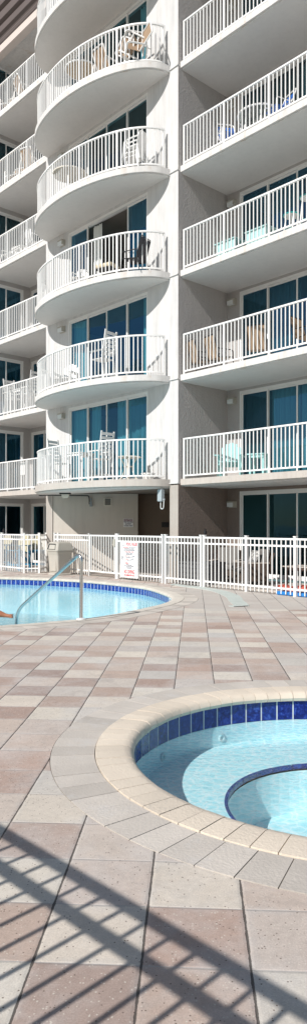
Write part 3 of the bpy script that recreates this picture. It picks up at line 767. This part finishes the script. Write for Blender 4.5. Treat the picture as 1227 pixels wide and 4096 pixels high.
# ------------------------------------------------------------------ fences
FH = dict(top=1.345, mid=1.18, bot=.165, end=.03, post=1.395)
def fence(name, runs, label, loc, gates=(), lift=0):
    """runs: list of (list of points); a post at every point; pickets between"""
    rt = empty(name, (loc.x, loc.y, lift), 0, label, 'fence')
    for ri, pts in enumerate(runs):
        pts = [Vector((p[0], p[1], 0)) - Vector((loc.x, loc.y, 0)) for p in pts]
        for i, p in enumerate(pts):
            d = (pts[i+1]-p if i < len(pts)-1 else p-pts[i-1]).normalized(); an = math.atan2(d.y, d.x)
            Mx = Matrix.Translation(p) @ Matrix.Rotation(an, 4, 'Z')
            po = MB().box(-.033, .033, -.033, .033, 0, FH['post'], M=Mx).build('post', M['rail'], rt)
            MB().box(-.042, .042, -.042, .042, FH['post'], FH['post']+.022, M=Mx).build('cap', M['rail'], po)
            if i < len(pts)-1:
                q = pts[i+1]; L_ = (q-p).length; gate = (ri, i) in gates
                if L_ < .2: continue
                mb = MB(); a = p + d*.033; b = q - d*.033; z = Vector((0,0,1))
                if gate: a = p + d*.05; b = q - d*.05
                for h in ((FH['top'], FH['bot']) if gate else (FH['top'], FH['mid'], FH['bot'])): mb.bar(a+z*h, b+z*h, .036, .045)
                m = max(2, round(L_/.143))
                for j in range(1, m):
                    c = p + d*(L_*j/m); zt = FH['top']
                    mb.box(-.0125, .0125, -.0125, .0125, FH['bot'] if gate else FH['end'], zt, M=Matrix.Translation(c) @ Matrix.Rotation(an, 4, 'Z'))
                if gate:
                    for c in (a, b): mb.box(-.022, .022, -.02, .02, FH['bot']-.02, FH['top']+.02, M=Matrix.Translation(c) @ Matrix.Rotation(an, 4, 'Z'))
                gm = mb.build('gate' if gate else 'picket_panel', M['rail'], rt)
                if gate:
                    Mx = Matrix.Translation(b) @ Matrix.Rotation(an, 4, 'Z')
                    MB().box(-.06, .04, -.07, -.021, 1.02, 1.24, M=Mx).box(-.10, -.06, -.06, -.03, 1.06, 1.09, M=Mx).build('latch', M['lamp_body'], gm)
    return rt
F0 = Vector((-2.125, 23.25, 0)); FD = Vector((.6187, -.7857, 0))
FP = lambda s: F0 + FD*s
fence('pool_fence', [[FP(-2.26), FP(-2.0), FP(0)], [FP(0.0), FP(1.56)], [FP(1.63), FP(3.87)], [FP(4.01), FP(5.52)], [FP(5.64), FP(7.21), FP(8.79), FP(10.37), FP(11.95), FP(13.5)]],
      'long white picket fence with a gate between pool and building', F0, gates=((1, 0),))
lf = [(-8.9, 30.3), (-7.25, 28.1), (-5.61, 25.9), (-4.54, 24.52), (-4.01, 24.55), (-3.90, 25.45)]
fence('patio_fence', [lf], 'short white picket fence turning a corner beside the trash can', Vector((-4.54, 24.52, 0)))
BF = W(11.6, -12.352) - Vector((L.x, L.y, 0))*(1.605/-L.z); BD = Vector((.690, -.724, 0)).normalized()
fence('beach_fence', [[BF + BD*q for q in (-8.2, -5.76, -3.32, -.88, 1.95, 4.4, 6.84, 9.3)]], 'white picket fence whose shadow falls across the near pavers', BF, lift=.26)
BN = Vector((-BD.y, BD.x, 0)); mb = MB(); mb.prism([tuple((BF + BD*q + BN*e_)[:2]) for q, e_ in ((-9,-.09),(10,-.09),(10,.09),(-9,.09))], 0, .258)
tag(mb.build('kerb', M['slab_low']), kind='structure')

# pool rules sign hung on the fence
SR = FP(2.31) + Vector((-FD.y, FD.x, 0))*-.055     # on the pool side
nF = Vector((FD.y, -FD.x, 0)); rules = empty('pool_rules_sign', (SR.x, SR.y, .62), 0, 'white pool rules sign with red heading hung on the picket fence', 'sign')
X0 = face_matrix((0,0,0), FD, nF)
MB().box(-.45, .45, -.555, .555, -.006, .006, M=X0).build('board', M['sign'], rules)
mb = MB()
for (x0, x1, y0, y1) in ((-.43,.43,-.535,-.531), (-.43,.43,.531,.535), (-.43,-.426,-.531,.531), (.426,.43,-.531,.531), (-.426,.426,.415,.419)): mb.box(x0, x1, y0, y1, .0062, .0072, M=X0)
mb.build('border_line', M['ink'], rules)
T = lambda txt, size, x, y, bold=.0, sx=1, al='CENTER': text_mesh(txt, size, M['ink'], None, X0 @ Matrix.Translation((x, y, .008)), al, bold, sx)
join_meshes([T('POOL RULES', .115, .13, .475, .003, .86), T('NO DIVING', .165, .0, -.372, .004, .62), T('POOL MAXIMUM DEPTH 5 FEET', .075, .0, -.478, .002, .5),
             T('No food or beverages', .04, -.19, .375, .001, .8), T('Pool hours are 9:00am to 11:00pm', .04, 0, .245, .001, .8), T('Animals in the water', .038, -.10, .115, .001, .8, 'CENTER'),
             T('No smoking on', .038, -.13, .02, .001, .8), T('No glass', .038, -.15, -.075, .001, .8), T('No rough play.', .038, -.12, -.115, .001, .8)], 'lettering', M['ink_red'], rules)
join_meshes([T('in pool or on the pool wet deck.', .04, .17, .375, .001, .72), T('Commercially bottled water in plastic bottles is', .04, 0, .335, .001, .68), T('allowed on the pool wet deck for patron hydration.', .04, 0, .293, .001, .68),
             T('Bathing load: 17 persons.', .04, 0, .205, .001, .8), T('Shower before entering.', .04, 0, .163, .001, .8), T('are not allowed.', .038, .20, .115, .001, .8), T('Do not swallow the pool water.', .038, .03, .068, .001, .8),
             T('the pool deck.', .038, .16, .02, .001, .8), T('Please shower first.', .038, .03, -.028, .001, .8), T('Pool is for guests only.', .038, 0, -.155, .001, .8), T('Children under 12 must have adult supervision.', .038, 0, -.19, .001, .65),
             T('Shower before entry.', .038, 0, -.225, .001, .8), T('Swim at own risk.', .038, 0, -.26, .001, .8)], 'lettering', M['ink'], rules)
mb = MB(); rg = [X0 @ Vector((-.345+.055*math.cos(2*math.pi*i/24), .05+.055*math.sin(2*math.pi*i/24), .008)) for i in range(24)]
mb.tube(rg, .005, 4, True); mb.bar(X0 @ Vector((-.38,.01,.008)), X0 @ Vector((-.31,.09,.008)), .006, .004, up=nF); mb.bar(X0 @ Vector((-.375,.075,.008)), X0 @ Vector((-.325,.04,.008)), .012, .004, up=nF)
mb.bar(X0 @ Vector((-.39,.44,.008)), X0 @ Vector((-.25,.44,.008)), .01, .002, up=nF)
ar = [X0 @ Vector((-.32+.06*math.cos(math.pi*i/10), .455+.055*math.sin(math.pi*i/10), .008)) for i in range(11)]; mb.tube(ar, .004, 4)
mb.build('no_diving_symbol', M['ink'], rules)

# ------------------------------------------------------------------ trash can
tc = empty('trash_can', (-3.17, 23.67, 0), ROT, 'beige square trash can with domed lid standing in front of the fence', 'trash can')
def sq(r, c=.82):  # rounded square outline
    k = r*c; return [(r,-k),(r,k),(k,r),(-k,r),(-r,k),(-r,-k),(-k,-r),(k,-r)]
def loft(sections):
    mb = MB(); m = 8; vs = [(x, y, z) for (r, z, c) in sections for x, y in sq(r, c)]
    fs = [(i*m+k, i*m+(k+1) % m, (i+1)*m+(k+1) % m, (i+1)*m+k) for i in range(len(sections)-1) for k in range(m)] + [tuple(range(m))[::-1], tuple((len(sections)-1)*m+k for k in range(m))]
    return mb.add(vs, fs)
loft([(.30,0,.9),(.30,.03,.9),(.27,.07,.88)]).build('base', M['bin_light'], tc, bevel=.008)
loft([(.255,.071,.88),(.295,.68,.88),(.325,.80,.88)]).build('bin_body', M['bin_light'], tc, bevel=.012)
mb = MB(); mb.box(-.19,.19,-.288,-.27,.14,.62); mb.build('side_panel', M['bin_light'], tc)
lid = loft([(.335,.80,.88),(.350,.83,.88),(.345,.86,.88),(.325,.95,.86),(.285,1.08,.84),(.25,1.115,.8),(.15,1.13,.7)]).build('lid', M['bin_light'], tc, bevel=.012)
mb = MB(); mb.add([(-.24,-.352,.87),(.24,-.352,.87),(.20,-.300,1.065),(-.20,-.300,1.065)], [(0,1,2,3)]); mb.build('opening', M['black'], lid)
mb = MB(); mb.add([(-.15,-.356,.885),(.225,-.356,.885),(.19,-.314,1.03),(-.13,-.314,1.03)], [(0,1,2,3)]); mb.build('flap', M['bin_light'], lid)

# ------------------------------------------------------------------ furniture makers (front faces -y, origin on the floor)
def rot_in(M4, mb): mb.v = [tuple(M4 @ Vector(p)) for p in mb.v]; return mb
def make_adirondack(name, label, mat, sh=.38, back_mat=None, group=None, bh=.62):
    t = empty(name, label=label, cat='chair', group=group); bmt = back_mat or mat
    mb = MB()
    for i in range(6): mb.box(-.27, .27, -.30+.095*i, -.30+.095*i+.08, sh+.02-.022*i, sh+.042-.022*i)
    mb.build('seat', M[mat], t)
    mb = MB()
    for i in range(5):
        x = -.22 + .11*i; h = bh + (.10 if i == 2 else .06 if i in (1, 3) else -.04)
        mb.add([(x+dx*(1+.25*(q)), .22+q*h*.33+dy, sh-.08+q*h) for q in (0, 1) for dx, dy in ((-.045,0),(.045,0),(.045,.02),(-.045,.02))], [(0,1,5,4),(1,2,6,5),(2,3,7,6),(3,0,4,7),(0,3,2,1),(4,5,6,7)])
    mb.build('backrest', M[bmt], t)
    for s in (-1, 1):
        MB().box(s*.33-.065, s*.33+.065, -.36, .32, sh+.20, sh+.225).build('arm', M[mat], t)
        MB().bar((s*.31,-.30,0), (s*.31,-.30,sh+.20), .09, .03).build('leg', M[mat], t)
        MB().bar((s*.29,.34,0), (s*.31,.20,sh+.20), .09, .03).build('leg', M[mat], t)
        MB().bar((s*.275,-.32,sh-.02), (s*.275,.40,sh*.30), .025, .11).build('side_rail', M[mat], t)
    if sh > .5:
        MB().bar((-.31,-.30,.22), (.31,-.30,.22), .03, .08).build('footrest', M[mat], t); MB().bar((-.30,.30,.22), (.30,.30,.22), .03, .06).build('stretcher', M[mat], t)
    return t
def make_resin(name, label, group=None):
    t = empty(name, label=label, cat='chair', group=group)
    mb = MB(); mb.prism([(-.24,-.24),(.24,-.24),(.21,.22),(-.21,.22)], .40, .43); mb.build('seat', M['resin'], t, bevel=.01)
    pts = [(-.21,0),(.21,0),(.25,.25),(.20,.42),(.10,.48),(-.10,.48),(-.20,.42),(-.25,.25)]
    Mx = Matrix.Translation((0,.21,.42)) @ Matrix.Rotation(R(78), 4, 'X')
    MB().prism(pts, 0, .025, M=Mx).build('backrest', M['resin'], t, bevel=.008)
    for s in (-1, 1):
        MB().tube(smooth_path([(s*.25,.24,.68),(s*.27,-.02,.66),(s*.27,-.22,.62),(s*.26,-.25,.40)], .05, 3), .022, 6).build('arm', M['resin'], t, smooth=True)
        MB().tube([(s*.24,-.23,.42),(s*.29,-.29,0)], [.03,.02], 6).build('leg', M['resin'], t)
        MB().tube([(s*.21,.20,.42),(s*.26,.32,0)], [.03,.02], 6).build('leg', M['resin'], t)
    return t
def make_pvc(name, label, group=None):
    t = empty(name, label=label, cat='chair', group=group)
    for s in (-1, 1):
        MB().tube(smooth_path([(s*.29,-.28,0),(s*.29,-.28,.62),(s*.29,.30,.62),(s*.29,.36,0)], .07, 4), .026, 8).build('side_frame', M['resin'], t, smooth=True)
    MB().tube(smooth_path([(-.27,.12,.40),(-.27,.38,.98),(.27,.38,.98),(.27,.12,.40)], .07, 4), .024, 8).build('back_frame', M['resin'], t, smooth=True)
    MB().add([(-.26,-.26,.42),(.26,-.26,.42),(.26,.13,.38),(-.26,.13,.38),(.26,.36,.93),(-.26,.36,.93)], [(0,1,2,3),(3,2,4,5)]).build('sling', M['brown_sling'], t)
    MB().tube([(-.29,-.28,.40),(.29,-.28,.40)], .022, 8).build('crossbar', M['resin'], t)
    return t
def make_sling(name, label, sling, frame, group=None):
    t = empty(name, label=label, cat='chair', group=group)
    MB().add([(-.25,-.26,.43),(.25,-.26,.43),(.25,.20,.38),(-.25,.20,.38),(.25,.38,.98),(-.25,.38,.98),(-.25,.30,.70),(.25,.30,.70)], [(0,1,2,3),(3,2,7,6),(6,7,4,5)]).build('sling', M[sling], t)
    for s in (-1, 1):
        MB().tube(smooth_path([(s*.28,-.30,.0),(s*.28,-.27,.62),(s*.28,.26,.62)], .06, 3), .014, 6).build('arm_frame', M[frame], t, smooth=True)
        MB().tube([(s*.26,-.28,.43),(s*.26,.21,.37),(s*.26,.39,1.0)], .015, 6).build('side_frame', M[frame], t)
        MB().tube([(s*.28,.22,.62),(s*.28,.33,0)], .014, 6).build('leg', M[frame], t)
    MB().tube([(-.26,.39,1.0),(.26,.39,1.0)], .014, 6).build('crossbar', M[frame], t)
    return t
def make_strap(name, label, group=None):
    t = empty(name, label=label, cat='chair', group=group)
    for s in (-1, 1):
        MB().tube(smooth_path([(s*.27,-.28,.02),(s*.27,-.26,.60),(s*.27,.24,.58),(s*.27,.34,.02)], .08, 4), .015, 6).build('side_frame', M['resin'], t, smooth=True)
    MB().tube(smooth_path([(-.25,.14,.40),(-.25,.40,1.02),(.25,.40,1.02),(.25,.14,.40)], .10, 5), .016, 6).build('back_frame', M['resin'], t, smooth=True)
    mb = MB(); wb = MB()
    for i in range(7):
        q = .08 + .115*i; (wb if i in (3,) else mb).bar((-.25,.14+.26*q,.40+.62*q), (.25,.14+.26*q,.40+.62*q), .008, .052, up=(0,.26,.62))
    for i in range(6): (mb).bar((-.25,-.24+.065*i,.42), (.25,-.24+.065*i,.42), .05, .006)
    mb.build('straps', M['blue_strap'], t); wb.build('white_strap', M['resin'], t)
    return t
def make_barchair(name, label, mat, sh, group=None):
    t = empty(name, label=label, cat='chair', group=group)
    mb = MB()
    for i in range(5): mb.box(-.25, .25, -.25+.10*i, -.25+.10*i+.085, sh, sh+.022)
    mb.build('seat', M[mat], t)
    mb = MB()
    for i in range(6): q = .10+.125*i; mb.box(-.23, .23, .24+.16*q-.01, .24+.16*q+.01, sh+q, sh+q+.09)
    mb.build('backrest', M[mat], t)
    for s in (-1, 1):
        MB().bar((s*.26,-.25,0), (s*.26,-.23,sh+.24), .05, .05).build('leg', M[mat], t)
        MB().bar((s*.26,.30,0), (s*.25,.22,sh), .05, .05).build('leg', M[mat], t)
        MB().bar((s*.245,.22,sh), (s*.245,.36,sh+.86), .03, .05).build('back_post', M[mat], t)
        MB().box(s*.27-.045, s*.27+.045, -.28, .26, sh+.24, sh+.265).build('arm', M[mat], t)
    MB().bar((-.26,-.25,.22), (.26,-.25,.22), .03, .06).build('footrest', M[mat], t); MB().bar((-.26,.28,.22), (.26,.28,.22), .03, .05).build('stretcher', M[mat], t)
    return t
def make_round_table(name, label, r, h, top, rim, legs, group=None, bits=True):
    t = empty(name, label=label, cat='table', group=group)
    MB().lathe([(r-.03,-.014),(r-.03,.012)], (0,0,h), 36).build('tabletop', M[top], t)
    MB().tube([(r*math.cos(2*math.pi*i/36), r*math.sin(2*math.pi*i/36), h) for i in range(36)], .026, 8, True).build('rim', M[rim], t, smooth=True)
    for i in range(4):
        a = math.pi/4 + math.pi/2*i
        MB().tube([(r*.62*math.cos(a), r*.62*math.sin(a), h-.02), (r*.74*math.cos(a), r*.74*math.sin(a), 0)], .02, 6).build('leg', M[legs], t)
    return t
def make_side_table(name, label, w_, d_, h, mat, legm=None, group=None, ap=.11):
    t = empty(name, label=label, cat='table', group=group); legm = legm or mat
    mb = MB(); n = 5
    for i in range(n): mb.box(-w_/2, w_/2, -d_/2+d_*i/n+.004, -d_/2+d_*(i+1)/n-.004, h-.03, h)
    mb.build('tabletop', M[mat], t)
    mb = MB(); mb.box(-w_/2+.04, w_/2-.04, -d_/2+.04, -d_/2+.06, h-ap, h-.031); mb.box(-w_/2+.04, w_/2-.04, d_/2-.06, d_/2-.04, h-ap, h-.031); mb.build('apron', M[legm], t)
    for sx in (-1, 1):
        for sy in (-1, 1): MB().bar((sx*(w_/2-.065), sy*(d_/2-.09), 0), (sx*(w_/2-.065), sy*(d_/2-.09), h-.031), .055, .055).build('leg', M[legm], t)
    return t
def make_bistro(name, label):
    t = empty(name, label=label, cat='table')
    MB().lathe([(.36,-.015),(.38,0),(.36,.018)], (0,0,.70), 32).build('tabletop', M['cream_rim'], t)
    for i in range(4):
        a = math.pi/4+math.pi/2*i; c, s = math.cos(a), math.sin(a)
        MB().tube([(.24*c,.24*s,.68),(.14*c,.14*s,.5),(.12*c,.12*s,.32),(.18*c,.18*s,.13),(.29*c,.29*s,.0)], .022, 6).build('leg', M['cream_rim'], t, smooth=True)
    MB().tube([(.14*math.cos(i*math.pi/8), .14*math.sin(i*math.pi/8), .42) for i in range(16)], .012, 6, True).build('ring', M['cream_rim'], t)
    return t
def make_stool(name, label, h, group=None):
    t = empty(name, label=label, cat='stool', group=group)
    MB().lathe([(.18,-.02),(.20,0),(.18,.03)], (0,0,h), 24).build('seat', M['resin'], t, smooth=True)
    MB().tube([(.20*math.cos(i*math.pi/12), .20*math.sin(i*math.pi/12), h+.012) for i in range(24)], .018, 6, True).build('rim', M['teal'], t, smooth=True)
    for i in range(4):
        a = math.pi/4+math.pi/2*i; MB().tube([(.13*math.cos(a), .13*math.sin(a), h-.02), (.22*math.cos(a), .22*math.sin(a), 0)], .02, 6).build('leg', M['resin'], t)
    MB().tube([(.18*math.cos(i*math.pi/8), .18*math.sin(i*math.pi/8), h*.35) for i in range(16)], .011, 6, True).build('foot_ring', M['teal'], t)
    return t
def put(o, s, t, z, rz=0, rx=0, ry=0, label=None, group=None):
    o.location = W(s, t, z); o.rotation_euler = (rx, ry, ROT + rz)
    if label: o['label'] = label
    if group: o['group'] = group
    return o
PI = math.pi
# curved balconies, from the bottom up
bc = make_barchair('bar_chair', 'white slatted bar chair seen from its side beside the wall on the lowest curved balcony', 'resin', .72); put(bc, -5.0, -.75, ZL[1], PI/2+.2)
put(make_side_table('side_table', 'white bar table between two bar chairs on the lowest curved balcony', .7, .7, 1.0, 'resin'), -3.85, -.75, ZL[1], .2)
c = copy_tree(bc); put(c, -2.78, -.75, ZL[1], -PI/2, label='white bar chair beside the bistro table on the lowest curved balcony')
put(make_bistro('bistro_table', 'round cream bistro table with curved legs on the lowest curved balcony'), -1.52, -.68, ZL[1])
pot = empty('plant_pot', label='low white pot at the railing end of the lowest curved balcony', cat='pot'); MB().lathe([(.15,0),(.20,.16),(.22,.17),(.22,.20),(.19,.20),(.17,.12)], (0,0,0), 24).build('pot_shell', M['resin'], pot, smooth=True); put(pot, -.92, -.42, ZL[1])
put(make_adirondack('slatted_chair', 'low white slatted chair on the second curved balcony', 'resin', .38), -4.40, -.95, ZL[2], .5)
c = copy_tree(bc); put(c, -2.50, -.9, ZL[2], -PI/2+.15, label='tall white slatted bar chair on the second curved balcony')
put(make_sling('sling_chair', 'black sling chair near the open door on the third curved balcony', 'dark_sling', 'black'), -1.12, -.78, ZL[3], -PI/2+.3)
ot = empty('ottoman', label='beige cushioned ottoman with dark frame on the third curved balcony', cat='ottoman'); MB().prism([(-.3,-.25),(.3,-.25),(.3,.25),(-.3,.25)], .36, .50).build('cushion', M['cushion'], ot, bevel=.05)
mb = MB(); [mb.bar((sx*.26,sy*.21,0), (sx*.26,sy*.21,.34), .03, .03) for sx in (-1,1) for sy in (-1,1)]; mb.box(-.28,.28,-.23,.23,.33,.36); mb.build('frame', M['black'], ot); put(ot, -2.15, -1.0, ZL[3], .3)
c = make_resin('resin_chair', 'white plastic chair low at the railing of the third curved balcony'); put(c, -3.25, -1.2, ZL[3], .6); c.scale = (.8,)*3
put(make_round_table('patio_table', 'round white rimmed table with pale stone top on the fourth curved balcony', .54, .86, 'slab_top', 'cream_rim', 'resin'), -3.95, -1.10, ZL[4])
ch0 = make_resin('stacked_chair', 'white plastic chair at the bottom of the stack on the fourth curved balcony', 'stacked white plastic chairs'); put(ch0, -1.20, -.72, ZL[4], -PI/2+.25)
for i, nm in enumerate(('white plastic chair in the middle of the stack on the fourth curved balcony', 'white plastic chair on top of the stack on the fourth curved balcony')):
    c = copy_tree(ch0); put(c, -1.18+.03*i, -.72, ZL[4]+.12*(i+1), -PI/2+.25, label=nm)
put(make_round_table('patio_table', 'round white rimmed table with tan top on the fifth curved balcony', .50, .94, 'tan_top', 'resin', 'resin'), -3.40, -1.05, ZL[5])
pv = make_pvc('pipe_chair', 'white pipe frame chair standing upright on the fifth curved balcony', 'white pipe chairs'); put(pv, -2.25, -.92, ZL[5], PI)
c = copy_tree(pv); put(c, -1.30, -.72, ZL[5]+.40, -.5, R(0), R(62), label='white pipe frame chair lying on its side on the fifth curved balcony')
c = copy_tree(pv); put(c, -.98, -.55, ZL[5]+.50, .3, R(20), R(-58), label='white pipe frame chair leaning at the wall end of the fifth curved balcony')
# straight balconies on the right
put(make_adirondack('adirondack_chair', 'pale aqua adirondack chair on the lowest straight balcony', 'aqua', .40), 1.38, .62, ZL[1], .62)
put(make_side_table('side_table', 'pale aqua slatted side table on the lowest straight balcony', .50, .46, .58, 'aqua'), 2.50, .52, ZL[1], .3)
sgrp = 'brown sling chairs on the second straight balcony'
s1 = make_sling('sling_chair', 'brown sling chair closest to the pier on the second straight balcony', 'brown_sling', 'black', sgrp); put(s1, .36, .55, ZL[2], PI-.35)
c = copy_tree(s1); put(c, .98, .62, ZL[2], PI-.2, label='brown sling chair second from the pier on the second straight balcony')
c = copy_tree(s1); put(c, 2.34, .72, ZL[2], PI+.5, label='brown sling chair in front of the window on the second straight balcony')
c = copy_tree(s1); put(c, 4.0, .65, ZL[2], PI/2, label='brown sling chair farthest from the pier on the second straight balcony')
c = make_side_table('low_table', 'low pale blue table near the pier on the third straight balcony', .75, .45, .47, 'mint', ap=.36); put(c, 1.55, .42, ZL[3])
c = make_side_table('low_table', 'low pale blue table in front of the window on the third straight balcony', .75, .45, .48, 'mint', ap=.36); put(c, 2.62, .45, ZL[3])
st = make_stool('bar_stool', 'white stool with teal rim standing lower on the third straight balcony', .56, 'teal rimmed stools'); put(st, 3.60, .5, ZL[3])
stt = make_stool('bar_stool', 'tall white stool with teal rim on the third straight balcony', .92, 'teal rimmed stools'); put(stt, 4.02, .62, ZL[3])
bs = make_strap('strap_chair', 'blue strap chair nearer the pier on the fourth straight balcony', 'blue strap chairs'); put(bs, 1.45, .50, ZL[4], 1.0)
c = copy_tree(bs); put(c, 3.18, .52, ZL[4], -.3, label='blue strap chair beyond the glass table on the fourth straight balcony')
put(make_round_table('glass_table', 'round glass table with white rim on the fourth straight balcony', .58, .72, 'table_glass', 'resin', 'resin'), 2.35, .72, ZL[4])
# balconies of the left wing
lg = 'white chairs on the left wing balconies'
def lw(o, s, t, k, rz, label): put(o, s, t, ZL[k], rz, label=label, group=lg)
b2 = copy_tree(bc); lw(b2, -10.2, .55, 2, PI/2, 'white slatted bar chair on the far wing second balcony, farther from the curved bay')
c = copy_tree(bc); lw(c, -8.75, .5, 2, -PI/2, 'white slatted bar chair on the far wing second balcony, closer to the curved bay')
put(make_side_table('side_table', 'white bar table between chairs on the far wing second balcony', .65, .65, 1.0, 'resin'), -9.45, .55, ZL[2])
rc = make_resin('resin_chair', ''); lw(rc, -10.2, .40, 4, .3, 'white plastic chair on the far wing fourth balcony, farther from the curved bay')
c = copy_tree(rc); lw(c, -8.5, .45, 4, PI, 'white plastic chair on the far wing fourth balcony, closer to the curved bay')
put(make_side_table('low_table', 'low white table between chairs on the far wing fourth balcony', .7, .5, .48, 'resin'), -9.4, .42, ZL[4])
c = copy_tree(pv); lw(c, -9.9, .45, 5, .4, 'white pipe chair on the far wing fifth balcony, farther from the curved bay')
c = copy_tree(pv); lw(c, -8.7, .45, 5, PI+.3, 'white pipe chair on the far wing fifth balcony, closer to the curved bay')
c = copy_tree(pv); lw(c, -10.3, .45, 6, .5, 'white pipe chair on the far wing top balcony, farther from the curved bay')
c = copy_tree(pv); lw(c, -9.2, .45, 6, PI-.2, 'white pipe chair on the far wing top balcony, closer to the curved bay')
nb = empty('notice_board', label='small white board standing behind the far wing lowest railing', cat='board'); MB().box(-.17,.17,-.012,.012,.62,1.12).build('panel', M['sign'], nb); mb = MB(); mb.box(-.16,-.13,.013,.03,0,1.1); mb.box(.13,.16,.013,.03,0,1.1); mb.build('stand', M['resin'], nb); put(nb, -9.0, .25, ZL[1])

# ------------------------------------------------------------------ ground level, behind the fences
def putw(o, x, y, z, rz): o.location = (x, y, z); o.rotation_euler = (0, 0, rz); return o
mb = MB()
for i in range(16): mb.box(.03, 7.95, -.38+.15*i, -.38+.15*i+.138, .004, .045+.004*random.random(), tint=random.random())
mb.v = [tuple(P0 + D*p[0] + D2*p[1] + Vector((0,0,p[2]))) for p in mb.v]
tag(mb.build('patio_paving', M['decking']), kind='structure')
hg = 'tall blue chairs on the corner patio'
hc = make_adirondack('tall_deck_chair', 'tall blue deck chair with cream slatted back behind the long fence panel', 'blue_wood', .72, 'cream_wood', hg, .58); putw(hc, -5.05, 26.15, 0, ROT+.35)
c = copy_tree(hc); putw(c, -4.36, 26.55, 0, ROT+.9); c['label'] = 'tall blue deck chair with cream slatted back closest to the building pilaster'
c = copy_tree(hc); putw(c, -6.0, 27.4, 0, ROT+.3); c['label'] = 'tall blue deck chair with cream slatted back at the far end of the patio'
# dark storage box, armchairs, pillow, table, floats
sb = empty('storage_box', label='dark grey slatted storage box behind the fence near the pier', cat='storage box')
MB().box(-.62,.62,-.30,.30,0,.54).build('box_body', M['box_resin'], sb); mb = MB()
for i in range(4): mb.box(-.615,.615,-.318,-.301,.03+.13*i,.135+.13*i)
mb.build('slat_front', M['box_resin'], sb); MB().box(-.65,.65,-.335,.33,.541,.60).build('lid', M['box_resin'], sb, bevel=.015)
put(sb, .86, .02, .05, 0)
def armchair(name, label):
    t = empty(name, label=label, cat='armchair', group='grey cushioned wicker armchairs')
    MB().box(-.36,.36,-.34,.36,.10,.32).build('seat_frame', M['wicker'], t)
    Mx = Matrix.Translation((0,.34,.32)) @ Matrix.Rotation(R(-14), 4, 'X'); MB().box(-.36,.36,0,.07,0,.58,M=Mx).build('back_frame', M['wicker'], t)
    for s in (-1,1):
        MB().box(s*.36-.05,s*.36+.05,-.36,.36,.10,.58).build('arm', M['wicker'], t, bevel=.02); MB().box(s*.36-.055,s*.36+.055,-.37,.37,.585,.61).build('arm_cap', M['pale_wood'], t)
        for y in (-.3,.3): MB().box(s*.33-.03,s*.33+.03,y-.03,y+.03,0,.10).build('leg', M['wicker'], t)
    MB().box(-.30,.30,-.36,.30,.325,.47).build('seat_cushion', M['grey_cushion'], t, bevel=.04)
    Mx = Matrix.Translation((0,.25,.46)) @ Matrix.Rotation(R(-14), 4, 'X'); MB().box(-.30,.30,-.05,.09,0,.52,M=Mx).build('back_cushion', M['grey_cushion'], t, bevel=.05)
    return t
a1 = armchair('wicker_armchair', 'grey cushioned wicker armchair carrying a patterned pillow'); put(a1, 2.10, .70, .05, -.55)
a2 = copy_tree(a1); put(a2, .75, 1.15, .05, .5, label='grey cushioned wicker armchair behind the dark storage box')
pl = empty('patterned_pillow', label='grey and white patterned pillow propped on the wicker armchair', cat='pillow')
mb = MB(); n = 9; vs = []
for sgn in (-1, 1):
    for i in range(n):
        for j in range(n):
            x, y = (i/(n-1)-.5), (j/(n-1)-.5); b = max(0, (1-4*x*x)*(1-4*y*y))**.5; vs.append((x*.50, sgn*(.07*b+.004), .25+y*.50))
fs = [(q*n*n+i*n+j, q*n*n+(i+1)*n+j, q*n*n+(i+1)*n+j+1, q*n*n+i*n+j+1) for q in (0,1) for i in range(n-1) for j in range(n-1)]
mb.add(vs, fs); mb.build('cover', M['pattern'], pl, smooth=True); put(pl, 2.06, .72, .50, -.45, R(-18))
tb = make_side_table('patio_table', 'pale wood topped patio table with dark legs behind the fence', 1.7, .75, .60, 'pale_wood', 'dark_wood'); put(tb, 4.55, .35, .05, 0)
def float_mesh(n1, L_, w_, h): # lumpy inflatable
    mb = MB(); pts = [(-L_/2+L_*i/10, .04*math.sin(i*2.1), h*.5+.03*math.sin(i*1.7)) for i in range(11)]
    rs = [h*.5*(.55+.45*math.sin(math.pi*(i+.6)/11.2)) for i in range(11)]; mb.tube(pts, rs, 12); mb.v = [(x, y*w_/h, z) for x, y, z in mb.v]; return mb
fl_ = empty('pool_float', label='crumpled red inflatable lying on the patio behind the fence', cat='pool float'); float_mesh(0, 1.7, .4, .19).build('inflatable_tube', M['red'], fl_, smooth=True); float_mesh(0, .9, .25, .14).build('valve_fold', M['red'], fl_, smooth=True); put(fl_, 4.75, -.42, .04, .05)
fb = empty('pool_float', label='flat bright blue foam float under the red inflatable', cat='pool float'); mb = MB()
for i in range(5): mb.box(-.75+.30*i, -.75+.30*i+.29, -.15, .15, .0, .085)
mb.build('foam_slab', M['blue'], fb, bevel=.02); put(fb, 4.90, -.68, .006, 0)
def torch(label, x, y):
    t = empty('garden_torch', label=label, cat='torch'); MB().tube([(0,0,0),(0,0,1.42)], .012, 8).build('pole', M['black'], t); MB().lathe([(.03,1.421),(.045,1.45),(.045,1.52),(.02,1.54),(.02,1.57)], (0,0,0), 16).build('burner', M['black'], t); putw(t, x, y, 0, 0)
torch('black garden torch rising behind the fence near the pier', 1.42, 19.25)
torch('black garden torch rising behind the corner patio fence', -5.75, 26.9)
